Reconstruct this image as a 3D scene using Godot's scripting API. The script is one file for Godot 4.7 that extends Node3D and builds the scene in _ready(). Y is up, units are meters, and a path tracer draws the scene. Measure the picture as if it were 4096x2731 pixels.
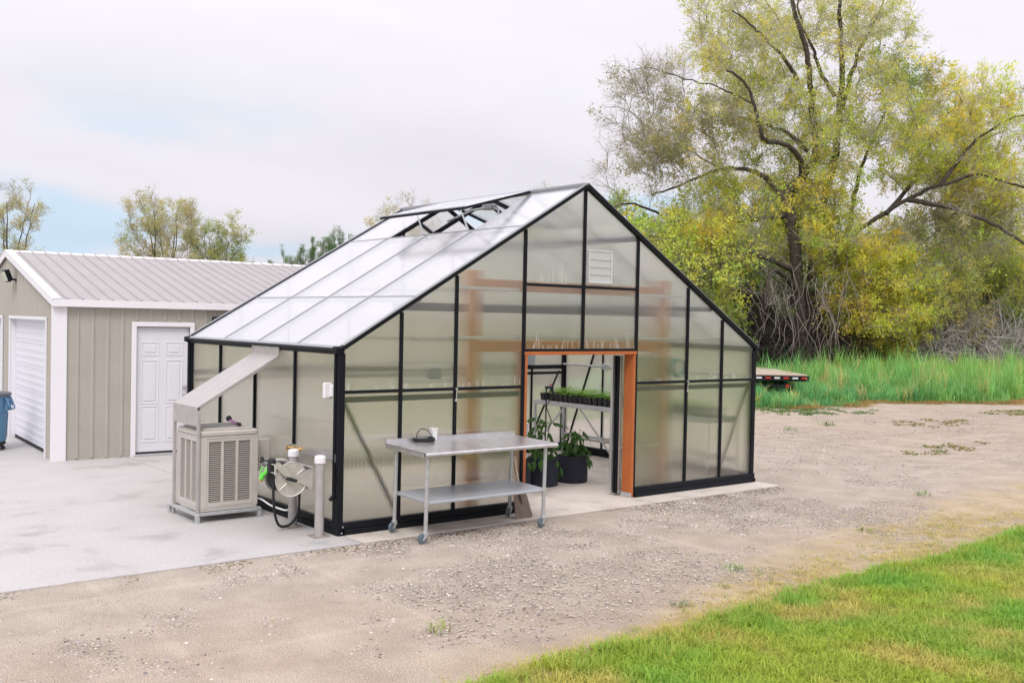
extends Node3D
# A polycarbonate greenhouse on a concrete slab, with a small metal garage, gravel yard, lawn and spring trees.

var M := {}                 # materials by name
var used := {}              # names given out, per parent
var rng := RandomNumberGenerator.new()
const GW := 6.752           # greenhouse width, eave height, ridge height, length
const GE := 1.937
const GR := 3.94
const GL := 4.2
const SLAB := 0.0


# ---------------------------------------------------------------- mesh builder
class MB:
	var v := PackedVector3Array()
	var n := PackedVector3Array()
	var uv := PackedVector2Array()
	var c := PackedColorArray()
	var idx := PackedInt32Array()
	var tint := Color.WHITE
	var tinted := false

	func vert(p: Vector3, nn: Vector3, t := Vector2.ZERO) -> int:
		v.append(p)
		n.append(nn)
		uv.append(t)
		c.append(tint)
		return v.size() - 1

	func tri(a: int, b: int, d: int) -> void:   # a, b, d run anticlockwise seen from outside
		idx.append(a)
		idx.append(d)
		idx.append(b)

	func face(pts: Array, t: Array = []) -> void:   # flat convex polygon, anticlockwise seen from outside
		var nn: Vector3 = (pts[1] - pts[0]).cross(pts[2] - pts[0]).normalized()
		var f := v.size()
		for i in pts.size():
			vert(pts[i], nn, t[i] if t.size() > i else Vector2.ZERO)
		for i in range(1, pts.size() - 1):
			tri(f, f + i, f + i + 1)

	func box(o: Vector3, s: Vector3, b := Basis.IDENTITY) -> MB:
		var h := s * 0.5
		for ax in 3:
			for sg in [-1.0, 1.0]:
				var nn := Vector3.ZERO
				nn[ax] = sg
				var u := Vector3.ZERO
				u[(ax + 1) % 3] = 1.0
				var w := nn.cross(u)
				var q := []
				for k in [[-1, -1], [1, -1], [1, 1], [-1, 1]]:
					q.append(o + b * ((nn + u * k[0] + w * k[1]) * h))
				var su: float = s[(ax + 1) % 3]
				var sw: float = s[(ax + 2) % 3]
				face(q, [Vector2(0, 0), Vector2(su, 0), Vector2(su, sw), Vector2(0, sw)])
		return self

	func cbox(o: Vector3, s: Vector3, r: float, b := Basis.IDENTITY) -> MB:   # box with chamfered edges
		var h := s * 0.5
		for ax in 3:
			var a1 := (ax + 1) % 3
			var a2 := (ax + 2) % 3
			for sg in [-1.0, 1.0]:
				var q := []
				for k in [[-1, -1], [1, -1], [1, 1], [-1, 1]]:
					var p := Vector3.ZERO
					p[ax] = sg * h[ax]
					p[a1] = k[0] * sg * (h[a1] - r)
					p[a2] = k[1] * (h[a2] - r)
					q.append(o + b * p)
				face(q)
		for ax in 3:
			var a1 := (ax + 1) % 3
			var a2 := (ax + 2) % 3
			for s1 in [-1.0, 1.0]:
				for s2 in [-1.0, 1.0]:
					var q := []
					for k in [[-1, 0], [1, 0], [1, 1], [-1, 1]]:
						var p := Vector3.ZERO
						p[ax] = k[0] * (h[ax] - r)
						p[a1] = s1 * (h[a1] - (r if k[1] == 1 else 0.0))
						p[a2] = s2 * (h[a2] - (0.0 if k[1] == 1 else r))
						q.append(o + b * p)
					if s1 * s2 < 0:
						q.reverse()
					face(q)
		for sx in [-1.0, 1.0]:
			for sy in [-1.0, 1.0]:
				for sz in [-1.0, 1.0]:
					var q := [o + b * Vector3(sx * h.x, sy * (h.y - r), sz * (h.z - r)), o + b * Vector3(sx * (h.x - r), sy * h.y, sz * (h.z - r)), o + b * Vector3(sx * (h.x - r), sy * (h.y - r), sz * h.z)]
					if sx * sy * sz < 0:
						q.reverse()
					face(q)
		return self

	func bar(a: Vector3, e: Vector3, w: float, t: float, up := Vector3.UP, r := 0.0) -> MB:   # beam from a to e: w across, t along up
		var d := (e - a).normalized()
		if absf(d.dot(up)) > 0.99:
			up = Vector3(0, 0, 1) if absf(d.z) < 0.9 else Vector3(1, 0, 0)
		var side := d.cross(up).normalized()
		var u := side.cross(d)
		var bs := Basis(side, u, -d)
		if r > 0.0:
			return cbox((a + e) * 0.5, Vector3(w, t, a.distance_to(e)), r, bs)
		return box((a + e) * 0.5, Vector3(w, t, a.distance_to(e)), bs)

	func tube(p: PackedVector3Array, r: PackedFloat32Array, sides := 8, cap := true) -> MB:
		var u := Vector3.ZERO
		var rings := []
		var along := 0.0
		for i in p.size():
			var d := (p[mini(i + 1, p.size() - 1)] - p[maxi(i - 1, 0)]).normalized()
			if i == 0:
				u = d.cross(Vector3(0.31, 0.9, 0.17) if absf(d.y) < 0.9 else Vector3(1, 0.1, 0.2)).normalized()
			else:
				u = (u - d * u.dot(d)).normalized()
				along += p[i].distance_to(p[i - 1])
			var w := d.cross(u)
			var ring := PackedInt32Array()
			for k in sides + 1:
				var a := TAU * k / sides
				var nn := u * cos(a) + w * sin(a)
				ring.append(vert(p[i] + nn * r[i], nn, Vector2(float(k) / sides, along)))
			rings.append(ring)
			if i > 0:
				for k in sides:
					var a0: int = rings[i - 1][k]
					var a1: int = rings[i - 1][k + 1]
					tri(a0, a1, ring[k + 1])
					tri(a0, ring[k + 1], ring[k])
		if cap:
			for e in [0, p.size() - 1]:
				var d: Vector3 = (p[0] - p[1]).normalized() if e == 0 else (p[e] - p[e - 1]).normalized()
				var f := v.size()
				for k in sides:
					vert(v[rings[e][k]], d)
				for k in range(1, sides - 1):
					if e == 0:
						tri(f, f + k + 1, f + k)
					else:
						tri(f, f + k, f + k + 1)
		return self

	func rod(a: Vector3, e: Vector3, r: float, sides := 10, r2 := -1.0) -> MB:
		return tube(PackedVector3Array([a, e]), PackedFloat32Array([r, r if r2 < 0 else r2]), sides)

	func lathe(prof: Array, sides := 20, o := Vector3.ZERO, b := Basis.IDENTITY) -> MB:   # prof: Vector2(radius, height), going up
		for i in prof.size() - 1:
			var p0: Vector2 = prof[i]
			var p1: Vector2 = prof[i + 1]
			if p0.is_equal_approx(p1):
				continue
			var nr := Vector2(p1.y - p0.y, -(p1.x - p0.x)).normalized()
			var f := v.size()
			for k in sides + 1:
				var a := TAU * k / sides
				var d := Vector3(cos(a), 0, -sin(a))
				var nn := b * (d * nr.x + Vector3(0, nr.y, 0))
				vert(o + b * (d * p0.x + Vector3(0, p0.y, 0)), nn, Vector2(float(k) / sides, p0.y))
				vert(o + b * (d * p1.x + Vector3(0, p1.y, 0)), nn, Vector2(float(k) / sides, p1.y))
			for k in sides:
				var q := f + k * 2
				tri(q, q + 2, q + 3)
				tri(q, q + 3, q + 1)
		return self

	func prism(poly: PackedVector2Array, d: float, x: Transform3D) -> MB:   # polygon in x's xy plane (anticlockwise), thickness d along +z from z = 0
		var t := Geometry2D.triangulate_polygon(poly)
		var area := 0.0
		for i in poly.size():
			area += poly[i].cross(poly[(i + 1) % poly.size()])
		if area < 0:
			poly.reverse()
			t = Geometry2D.triangulate_polygon(poly)
		for sg in 2:
			var nn := x.basis.z.normalized() * (1.0 if sg == 1 else -1.0)
			var f := v.size()
			for p in poly:
				vert(x * Vector3(p.x, p.y, d * sg), nn, p)
			for i in range(0, t.size(), 3):
				var a := t[i]
				var b := t[i + 1]
				var e := t[i + 2]
				var ccw := (poly[b] - poly[a]).cross(poly[e] - poly[a]) > 0
				if ccw == (sg == 1):
					tri(f + a, f + b, f + e)
				else:
					tri(f + a, f + e, f + b)
		for i in poly.size():
			var p := poly[i]
			var q := poly[(i + 1) % poly.size()]
			face([x * Vector3(p.x, p.y, 0), x * Vector3(q.x, q.y, 0), x * Vector3(q.x, q.y, d), x * Vector3(p.x, p.y, d)], [p, q, q, p])
		return self

	func mesh(m: Material = null) -> ArrayMesh:
		var a := []
		a.resize(Mesh.ARRAY_MAX)
		a[Mesh.ARRAY_VERTEX] = v
		a[Mesh.ARRAY_NORMAL] = n
		a[Mesh.ARRAY_TEX_UV] = uv
		if tinted:
			a[Mesh.ARRAY_COLOR] = c
		a[Mesh.ARRAY_INDEX] = idx
		var am := ArrayMesh.new()
		am.add_surface_from_arrays(Mesh.PRIMITIVE_TRIANGLES, a)
		if m:
			am.surface_set_material(0, m)
		return am


# ---------------------------------------------------------------- nodes
func named(called: String, parent: Node) -> String:
	var key := "%d/%s" % [parent.get_instance_id(), called]
	var k: int = used.get(key, 0)
	used[key] = k + 1
	return called if k == 0 else "%s_%03d" % [called, k]


func tag(o: Node3D, label := "", category := "", group := "", kind := "") -> Node3D:
	for m in [["label", label], ["category", category], ["group", group], ["kind", kind]]:
		if m[1]:
			o.set_meta(m[0], m[1])
	return o


func thing(called: String, label: String, category: String, at := Vector3.ZERO, yaw := 0.0, group := "") -> Node3D:
	var o := Node3D.new()
	o.name = named(called, self)
	add_child(o, true)
	o.position = at
	o.rotation.y = yaw
	return tag(o, label, category, group)


func part(parent: Node3D, called: String, shape, mat: Material = null, at := Vector3.ZERO, b := Basis.IDENTITY) -> MeshInstance3D:
	var o := MeshInstance3D.new()
	o.name = named(called, parent)
	o.mesh = shape.mesh(mat) if shape is MB else shape
	if not shape is MB and mat:
		o.material_override = mat
	o.transform = Transform3D(b, at)
	parent.add_child(o, true)
	return o


func structure(called: String, shape, mat: Material = null, at := Vector3.ZERO) -> MeshInstance3D:
	var o := part(self, called, shape, mat, at)
	o.set_meta("kind", "structure")
	return o


func copy_of(o: Node3D, called: String, at: Vector3, yaw := 0.0, label := "", sc := 1.0) -> Node3D:
	var d: Node3D = o.duplicate()
	d.name = named(called, self)
	add_child(d, true)
	d.transform = Transform3D(Basis(Vector3.UP, yaw).scaled(Vector3.ONE * sc), at)
	if label:
		d.set_meta("label", label)
	return d


func scatter(parent: Node3D, called: String, shape: Mesh, xs: Array, cols: PackedColorArray) -> MultiMeshInstance3D:
	var mm := MultiMesh.new()
	mm.transform_format = MultiMesh.TRANSFORM_3D
	mm.use_colors = cols.size() > 0
	mm.mesh = shape
	mm.instance_count = xs.size()
	for i in xs.size():
		mm.set_instance_transform(i, xs[i])
		if cols.size():
			mm.set_instance_color(i, cols[i])
	var o := MultiMeshInstance3D.new()
	o.name = named(called, parent)
	o.multimesh = mm
	parent.add_child(o, true)
	o.set_meta("kind", "stuff")
	return o


func lin(r: float, g: float, b: float) -> Color:
	return Color(r, g, b).linear_to_srgb()


func mat(called: String, col: Color, rough := 0.7, metal := 0.0) -> StandardMaterial3D:
	var m := StandardMaterial3D.new()
	m.resource_name = called
	m.albedo_color = col
	m.roughness = rough
	m.metallic = metal
	M[called] = m
	return m


func noise(freq: float, sd: int, oct := 4) -> FastNoiseLite:
	var f := FastNoiseLite.new()
	f.noise_type = FastNoiseLite.TYPE_SIMPLEX_SMOOTH
	f.frequency = freq
	f.fractal_octaves = oct
	f.seed = sd
	return f


func noise_tex(size: int, freq: float, sd: int, lo: Color, hi: Color, oct := 5, mid := -1.0, midc := Color.WHITE) -> NoiseTexture2D:
	var t := NoiseTexture2D.new()
	t.width = size
	t.height = size
	t.seamless = true
	t.noise = noise(freq, sd, oct)
	var g := Gradient.new()
	g.set_color(0, lo)
	g.set_color(1, hi)
	if mid > 0:
		g.add_point(mid, midc)
	t.color_ramp = g
	return t


func grey(x: float) -> Color:
	return Color(x, x, x)


func triplanar(m: StandardMaterial3D, per_metre: float, world := false) -> StandardMaterial3D:
	m.uv1_triplanar = true
	m.uv1_world_triplanar = world
	m.uv1_scale = Vector3.ONE * per_metre
	return m


func _ready() -> void:
	rng.seed = 20240
	# ------------------------------------------------ camera
	var cam := Camera3D.new()
	cam.name = "camera"
	var yaw := 0.67192
	var pitch := -0.020888
	var roll := 0.020066
	var fw := Vector3(sin(yaw) * cos(pitch), sin(pitch), -cos(yaw) * cos(pitch))
	var rt := Vector3(cos(yaw), 0, sin(yaw))
	var up := rt.cross(fw)
	cam.transform = Transform3D(Basis(rt * cos(roll) + up * sin(roll), up * cos(roll) - rt * sin(roll), -fw), Vector3(-5.1857, 2.27, 9.349))
	cam.fov = 36.979
	cam.near = 0.1
	cam.far = 3000.0
	add_child(cam)
	# ------------------------------------------------ sky, sun, exposure
	var we := WorldEnvironment.new()
	var env := Environment.new()
	env.background_mode = Environment.BG_SKY
	env.tonemap_mode = Environment.TONE_MAPPER_LINEAR
	env.tonemap_exposure = 1.15
	var sky := Sky.new()
	var pm := PanoramaSkyMaterial.new()
	pm.panorama = ImageTexture.create_from_image(sky_image())
	sky.sky_material = pm
	env.sky = sky
	env.ambient_light_source = Environment.AMBIENT_SOURCE_SKY
	env.sdfgi_enabled = true
	env.ssao_enabled = true
	env.ssil_enabled = true
	we.environment = env
	add_child(we)
	var sun := DirectionalLight3D.new()
	sun.name = "sun"
	sun.light_energy = 0.5
	sun.light_angular_distance = 24.0
	sun.light_color = Color(1.0, 0.975, 0.95)
	sun.shadow_enabled = true
	sun.transform = Transform3D(Basis.looking_at(Vector3(0.5, -0.85, -0.5)), Vector3(0, 30, 0))
	add_child(sun)
	# ------------------------------------------------ the place
	make_materials()
	build_ground()
	build_slab()
	build_greenhouse()
	build_garage()
	build_cooler()
	build_reel()
	build_table()
	build_bin()
	build_bench("galvanised plant bench carrying rows of seedlings, seen through the open doorway", -3.07, 1.95)
	build_bench("galvanised plant bench seen dimly through the right-hand front panels", -1.02, 1.6)
	build_plants()
	build_trailer()
	build_far()
	build_trees()
	build_grass()


func sky_image() -> Image:
	var w := 1024
	var h := 512
	var im := Image.create(w, h, false, Image.FORMAT_RGBF)
	var streak := noise(1.0, 5, 5)
	var puff := noise(1.0, 9, 5)
	var wisp := noise(1.0, 14, 4)
	for y in h:
		var el := PI * (0.5 - (y + 0.5) / h)
		var e := maxf(sin(el), 0.0)
		for x in w:
			var az := TAU * (x + 0.5) / w
			var d := Vector3(cos(el) * sin(az), sin(el), -cos(el) * cos(az))
			# a high sheet of cloud, seen in perspective so that its bands flatten towards the horizon
			var f := 1.0 / (maxf(d.y, 0.0) + 0.16)
			var p := Vector3(d.x * f, 0.0, d.z * f)
			var s := streak.get_noise_3d(p.x * 0.5 + 3.0, 0.0, p.z * 1.1) * 0.6 + wisp.get_noise_3d(p.x * 1.4, 4.0, p.z * 3.0) * 0.25
			var lum := lerpf(0.715, 1.75, pow(e, 1.6)) * (1.0 + 0.13 * s)
			var col := Color(0.985, 0.955, 1.03)
			# thin gaps low down where pale blue shows
			var g := puff.get_noise_3d(d.x * 2.2, d.y * 11.0, d.z * 2.2) + 0.25 * streak.get_noise_3d(d.x * 8.0, d.y * 40.0, d.z * 8.0)
			var low := smoothstep(0.0, 0.06, d.y) * (1.0 - smoothstep(0.10, 0.24, d.y))
			g += 0.66 * exp(-pow((d - Vector3(0.27, 0.095, -0.958)).length() / 0.16, 2)) - 0.16
			var gap := smoothstep(0.12, 0.42, g) * low
			col = col.lerp(Color(0.68, 0.90, 1.10), 0.85 * gap)
			col = col * lum * (1.0 + 0.02 * gap)
			if d.y < 0.0:
				col = Color(0.42, 0.39, 0.36)
			im.set_pixel(x, y, Color(col.r, col.g, col.b))
	return im


func make_materials() -> void:
	var m := mat("ground", Color.WHITE, 0.95)
	m.vertex_color_use_as_albedo = true
	m.albedo_texture = noise_tex(1024, 0.16, 3, grey(0.58), grey(1.0), 4)
	m.uv1_scale = Vector3(0.55, 0.55, 1)
	m.detail_enabled = true
	m.detail_blend_mode = BaseMaterial3D.BLEND_MODE_MUL
	m.detail_albedo = noise_tex(1024, 0.014, 8, Color(0.88, 0.86, 0.85), Color(1, 1, 1), 6)
	m.uv2_triplanar = true
	m.uv2_world_triplanar = true
	m.uv2_scale = Vector3.ONE * 0.11
	m.detail_uv_layer = BaseMaterial3D.DETAIL_UV_2
	m.heightmap_enabled = true
	m.heightmap_texture = noise_tex(1024, 0.09, 21, Color.BLACK, Color.WHITE, 5)
	m.heightmap_scale = 1.8
	m = mat("concrete", Color.WHITE, 0.82)
	m.albedo_texture = noise_tex(1024, 0.011, 33, lin(0.34, 0.325, 0.315), lin(0.53, 0.515, 0.505), 7, 0.3, lin(0.485, 0.47, 0.46))
	m.detail_enabled = true
	m.detail_blend_mode = BaseMaterial3D.BLEND_MODE_MUL
	m.detail_albedo = noise_tex(512, 0.05, 35, grey(0.9), grey(1.0), 5)
	m.uv2_triplanar = true
	m.uv2_world_triplanar = true
	m.uv2_scale = Vector3.ONE * 0.9
	m.detail_uv_layer = BaseMaterial3D.DETAIL_UV_2
	triplanar(m, 0.09, true)
	m = mat("concrete_dusty", Color.WHITE, 0.85)
	m.albedo_texture = noise_tex(1024, 0.014, 37, lin(0.40, 0.35, 0.30), lin(0.56, 0.515, 0.455), 6, 0.4, lin(0.52, 0.475, 0.42))
	triplanar(m, 0.14, true)
	mat("concrete_edge", lin(0.10, 0.09, 0.08), 0.95)
	m = mat("black_metal", lin(0.008, 0.009, 0.013), 0.5)
	m.metallic_specular = 0.3
	mat("grey_metal", lin(0.32, 0.33, 0.35), 0.4, 0.5)
	mat("aluminium", lin(0.62, 0.62, 0.62), 0.38, 0.8)
	m = mat("galvanised", Color.WHITE, 0.42, 0.6)
	m.albedo_texture = noise_tex(512, 0.02, 51, lin(0.45, 0.47, 0.48), lin(0.62, 0.64, 0.66), 4)
	triplanar(m, 1.5)
	m = mat("stainless", Color.WHITE, 0.33, 0.75)
	m.albedo_texture = noise_tex(512, 0.012, 57, lin(0.5, 0.49, 0.5), lin(0.68, 0.67, 0.68), 6)
	triplanar(m, 0.8)
	m = mat("orange_timber", Color.WHITE, 0.6)
	m.albedo_texture = grain_tex(lin(0.36, 0.09, 0.022), lin(0.54, 0.165, 0.04), 71)
	triplanar(m, 1.0)
	m = mat("pale_timber", Color.WHITE, 0.6)
	m.albedo_texture = grain_tex(lin(0.56, 0.21, 0.035), lin(0.74, 0.32, 0.07), 73)
	triplanar(m, 1.0)
	m = mat("pale_beam", Color.WHITE, 0.6)
	m.albedo_texture = grain_tex(lin(0.56, 0.21, 0.035), lin(0.74, 0.32, 0.07), 74, true)
	triplanar(m, 1.0)
	m = mat("orange_beam", Color.WHITE, 0.6)
	m.albedo_texture = grain_tex(lin(0.36, 0.09, 0.022), lin(0.54, 0.165, 0.04), 75, true)
	triplanar(m, 1.0)
	pane_material("pane", 0.97, 0.06, Color(0.95, 0.95, 0.91), 0.09)
	pane_material("pane_older", 0.955, 0.09, Color(0.93, 0.93, 0.875), 0.12)
	pane_material("pane_clearer", 0.98, 0.045, Color(0.95, 0.955, 0.92), 0.06)
	m = mat("roof_pane", Color(0.95, 0.96, 1.0, 0.075), 0.15)
	m.transparency = BaseMaterial3D.TRANSPARENCY_ALPHA
	m.backlight_enabled = true
	m.backlight = grey(0.08).linear_to_srgb()
	m = mat("far_pane", Color(0.95, 0.91, 0.82, 0.16), 0.24)
	m.transparency = BaseMaterial3D.TRANSPARENCY_ALPHA
	m.backlight_enabled = true
	m.backlight = grey(0.30).linear_to_srgb()

	m = mat("droplets", Color(0.92, 0.92, 0.90, 0.34), 0.6)
	m.transparency = BaseMaterial3D.TRANSPARENCY_ALPHA
	mat("white_trim", lin(0.78, 0.77, 0.80), 0.45)
	mat("white_paint", lin(0.70, 0.70, 0.76), 0.5)
	m = mat("siding", Color.WHITE, 0.5)
	m.albedo_texture = noise_tex(512, 0.008, 81, lin(0.385, 0.36, 0.315), lin(0.425, 0.40, 0.35), 5)
	triplanar(m, 0.4)
	m = mat("roof_metal", Color.WHITE, 0.42)
	m.albedo_texture = noise_tex(512, 0.008, 83, lin(0.30, 0.28, 0.277), lin(0.345, 0.325, 0.32), 5)
	triplanar(m, 0.3)
	mat("door_paint", lin(0.70, 0.70, 0.74), 0.5)
	mat("grey_box", lin(0.33, 0.36, 0.40), 0.5)
	mat("rubber", lin(0.02, 0.02, 0.022), 0.8)
	m = mat("pale_metal", Color.WHITE, 0.5, 0.35)
	m.albedo_texture = noise_tex(512, 0.012, 91, lin(0.40, 0.38, 0.365), lin(0.48, 0.465, 0.45), 6)
	triplanar(m, 0.9)
	m = mat("steel", Color.WHITE, 0.34, 0.6)
	m.albedo_texture = noise_tex(256, 0.02, 95, lin(0.55, 0.53, 0.50), lin(0.68, 0.66, 0.62), 4)
	triplanar(m, 2.0)
	m = mat("rusty", Color.WHITE, 0.75, 0.3)
	m.albedo_texture = noise_tex(256, 0.03, 97, lin(0.22, 0.16, 0.12), lin(0.45, 0.42, 0.38), 5)
	triplanar(m, 3.0)
	mat("shelf_metal", lin(0.46, 0.49, 0.54), 0.4, 0.4)
	m = mat("cooler", Color.WHITE, 0.55)
	m.albedo_texture = noise_tex(512, 0.01, 99, lin(0.47, 0.44, 0.40), lin(0.54, 0.51, 0.465), 5)
	triplanar(m, 0.8)
	mat("cooler_dark", lin(0.09, 0.06, 0.03), 0.9)
	mat("pink", lin(0.65, 0.13, 0.55), 0.35)
	mat("lime", lin(0.12, 0.65, 0.06), 0.35)
	mat("teal", lin(0.10, 0.42, 0.38), 0.4)
	mat("red", lin(0.55, 0.03, 0.02), 0.35)
	mat("wheel_grey", lin(0.11, 0.15, 0.18), 0.6)
	mat("caster_black", lin(0.02, 0.02, 0.03), 0.6)
	m = mat("cup", Color.WHITE, 0.4)
	m.albedo_texture = noise_tex(256, 0.02, 103, lin(0.35, 0.40, 0.46), lin(0.80, 0.79, 0.78), 3, 0.42, lin(0.78, 0.78, 0.77))
	m = mat("shovel_steel", Color.WHITE, 0.65, 0.3)
	m.albedo_texture = noise_tex(256, 0.02, 107, lin(0.14, 0.10, 0.08), lin(0.24, 0.185, 0.15), 5)
	triplanar(m, 2.0)
	mat("pale_wood", lin(0.50, 0.40, 0.29), 0.7)
	mat("grey_wood", lin(0.40, 0.33, 0.26), 0.85)
	mat("bin_blue", lin(0.09, 0.21, 0.34), 0.5)
	mat("bin_lid", lin(0.12, 0.12, 0.13), 0.5)
	m = mat("felt", Color.WHITE, 0.95)
	m.albedo_texture = noise_tex(512, 0.09, 111, lin(0.014, 0.016, 0.028), lin(0.034, 0.038, 0.06), 4)
	triplanar(m, 2.0)
	mat("soil", lin(0.04, 0.03, 0.022), 0.95)
	mat("stem", lin(0.12, 0.18, 0.06), 0.7)
	mat("pot_black", lin(0.012, 0.012, 0.015), 0.5)
	leaf("tomato_leaf", Color(0.075, 0.18, 0.035))
	leaf("leaves", Color(1, 1, 1)).roughness = 0.6
	leaf("grass", Color(1, 1, 1)).roughness = 0.6
	m = mat("twig", Color.WHITE, 0.9)
	m.vertex_color_use_as_albedo = true
	m = mat("stone", Color.WHITE, 0.9)
	m.vertex_color_use_as_albedo = true
	mat("pale_twig", lin(0.33, 0.285, 0.25), 0.9)
	m = mat("bark", Color.WHITE, 0.95)
	m.albedo_texture = noise_tex(256, 0.03, 121, lin(0.035, 0.028, 0.025), lin(0.13, 0.105, 0.09), 5)
	triplanar(m, 0.7)
	m = mat("thin_bark", Color.WHITE, 0.95)
	m.albedo_texture = noise_tex(256, 0.03, 123, lin(0.17, 0.15, 0.13), lin(0.30, 0.27, 0.24), 4)
	triplanar(m, 0.7)
	mat("hill", lin(0.15, 0.15, 0.09), 1.0)
	leaf("seedling", Color(0.30, 0.58, 0.07))
	mat("brass", lin(0.6, 0.38, 0.13), 0.35, 0.9)
	mat("vent_metal", lin(0.68, 0.68, 0.69), 0.4, 0.15)
	mat("lens", lin(0.75, 0.75, 0.72), 0.2)


func leaf(called: String, c: Color) -> StandardMaterial3D:
	var m := mat(called, lin(c.r, c.g, c.b), 0.55)
	m.vertex_color_use_as_albedo = true
	m.backlight_enabled = true
	m.backlight = Color(0.95, 0.95, 0.95)
	return m


func grain_tex(a: Color, b: Color, sd: int, flat := false) -> ImageTexture:   # wood grain running along v, or along u
	var im := Image.create(256, 512, false, Image.FORMAT_RGB8)
	var f := noise(0.05, sd, 4)
	var g := noise(0.012, sd + 1, 3)
	for y in 512:
		for x in 256:
			var t := f.get_noise_2d(x * 1.6, y * 0.05) * 0.5 + 0.5
			var k := g.get_noise_2d(x, y * 0.35) * 0.5 + 0.5
			im.set_pixel(x, y, a.lerp(b, clampf(t * 0.7 + k * 0.5 - 0.1, 0, 1)))
	if flat:
		im.rotate_90(CLOCKWISE)
	return ImageTexture.create_from_image(im)


func pane_material(called: String, clear: float, rough: float, c: Color, through: float) -> StandardMaterial3D:   # twin-wall sheet: upright flutes spread what is seen through it sideways
	var m := mat(called, Color(c.r, c.g, c.b, 1.0 - clear), rough)
	m.backlight_enabled = true
	m.backlight = grey(through).linear_to_srgb()
	m.refraction_enabled = true
	m.refraction_scale = 0.08
	var im := Image.create(32, 8, false, Image.FORMAT_RGB8)
	for x in 32:
		var s := 0.13 * sin(TAU * x / 32.0)
		var nn := Vector3(s, 0, 1).normalized()
		for y in 8:
			im.set_pixel(x, y, Color(nn.x * 0.5 + 0.5, nn.y * 0.5 + 0.5, nn.z * 0.5 + 0.5))
	m.normal_enabled = true
	m.normal_texture = ImageTexture.create_from_image(im)
	m.uv1_scale = Vector3(1.0 / 0.016, 1, 1)
	return m


# ---------------------------------------------------------------- ground
func land(x: float, z: float) -> float:
	var y := -0.016
	y += 0.30 * exp(-(pow((x - 21.0) / 6.0, 2) + pow((z - 0.5) / 3.6, 2)))
	y += 0.18 * exp(-(pow((x - 13.5) / 3.0, 2) + pow((z - 1.8) / 1.2, 2)))
	y += 0.02 * smoothstep(3.9, 4.5, z) * smoothstep(-30.0, -2.0, x)
	y -= 0.018 * (exp(-pow((z - 1.5 - 0.02 * x) / 0.28, 2)) + exp(-pow((z - 3.0 - 0.02 * x) / 0.28, 2)))
	return y


func build_ground() -> void:
	var xs := PackedFloat32Array([-900, -400, -150, -60, -30, -18])
	var x := -12.0
	while x < 34.0:
		if absf(x - 6.8) > 0.09:
			xs.append(x)
		elif not xs.has(6.83):
			xs.append(6.78)
			xs.append(6.83)
		x += 0.16 if x < 12.0 else 0.3
	for q in [36, 40, 46, 54, 64, 80, 110, 160, 260, 500, 900]:
		xs.append(q)
	var zs := PackedFloat32Array([-900, -500, -260, -160, -110, -80, -60, -46, -36, -28, -22, -18])
	var z := -14.0
	while z < 9.0:
		if absf(z - 0.39) > 0.09:
			zs.append(z)
		elif not zs.has(0.41):
			zs.append(0.37)
			zs.append(0.41)
		z += 0.16 if z > -2.0 else 0.35
	for q in [10, 12, 15, 20, 30, 60, 150, 400, 900]:
		zs.append(q)
	var big := noise(0.22, 101, 4)
	var fine := noise(1.3, 102, 4)
	var b := MB.new()
	b.tinted = true
	for j in zs.size():
		for i in xs.size():
			var px := xs[i]
			var pz := zs[j]
			var nb := big.get_noise_2d(px, pz)
			var nf := fine.get_noise_2d(px, pz)
			var y := land(px, pz)
			if absf(px) < 40 and absf(pz) < 30:
				y += 0.012 * nf + 0.02 * nb
			if px > -15.0 and pz < 0.39 and pz > -19.5 and px < (6.80 if pz > -6.9 else 5.0):
				y = -0.07
			var gravel := Color(0.84, 0.74, 0.625)
			var dirt := Color(0.85, 0.715, 0.58)
			var col := gravel.lerp(dirt, clampf(smoothstep(1.2, 3.2, pz + nb * 1.2 + nf * 0.5) + smoothstep(9.0, 14.0, px + nb * 3.0), 0, 1))
			var straw := smoothstep(-0.55, 0.1, pz - lerpf(4.05, 2.8, smoothstep(-1.0, 7.0, px)) + nf * 0.6 + nb * 0.4) * smoothstep(-2.5, 1.0, px)
			col = col.lerp(Color(0.87, 0.71, 0.47), straw * 0.9)
			var edge := lawn_edge(px)
			var lawn := smoothstep(-0.12, 0.12, pz - edge + nf * 0.15)
			col = col.lerp(Color(0.24, 0.30, 0.06), lawn)
			var far := smoothstep(-1.0, 1.0, field_edge(px, pz))
			col = col.lerp(Color(0.26, 0.36, 0.08), maxf(far, smoothstep(-0.5, 0.5, -8.2 - pz + nb) * smoothstep(4.6, 5.6, px)))
			col = col * (1.0 + 0.12 * nb + 0.1 * nf)
			b.tint = Color(col.r, col.g, col.b)
			b.vert(Vector3(px, y, pz), Vector3.UP, Vector2(px, pz))
	var nx := xs.size()
	for j in zs.size() - 1:
		for i in nx - 1:
			var q := j * nx + i
			b.tri(q, q + nx, q + nx + 1)
			b.tri(q, q + nx + 1, q + 1)
	# smooth normals
	for k in b.n.size():
		b.n[k] = Vector3.ZERO
	for t in range(0, b.idx.size(), 3):
		var nn := (b.v[b.idx[t + 2]] - b.v[b.idx[t]]).cross(b.v[b.idx[t + 1]] - b.v[b.idx[t]])
		for k in 3:
			b.n[b.idx[t + k]] += nn
	for k in b.n.size():
		b.n[k] = b.n[k].normalized()
	structure("ground", b, M.ground)


func lawn_edge(x: float) -> float:
	return maxf(4.31 - 0.075 * x, 4.18 - 0.03 * (x - 2.0)) + 0.05 * sin(x * 1.7) + 0.03 * sin(x * 4.3 + 1.0)


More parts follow.
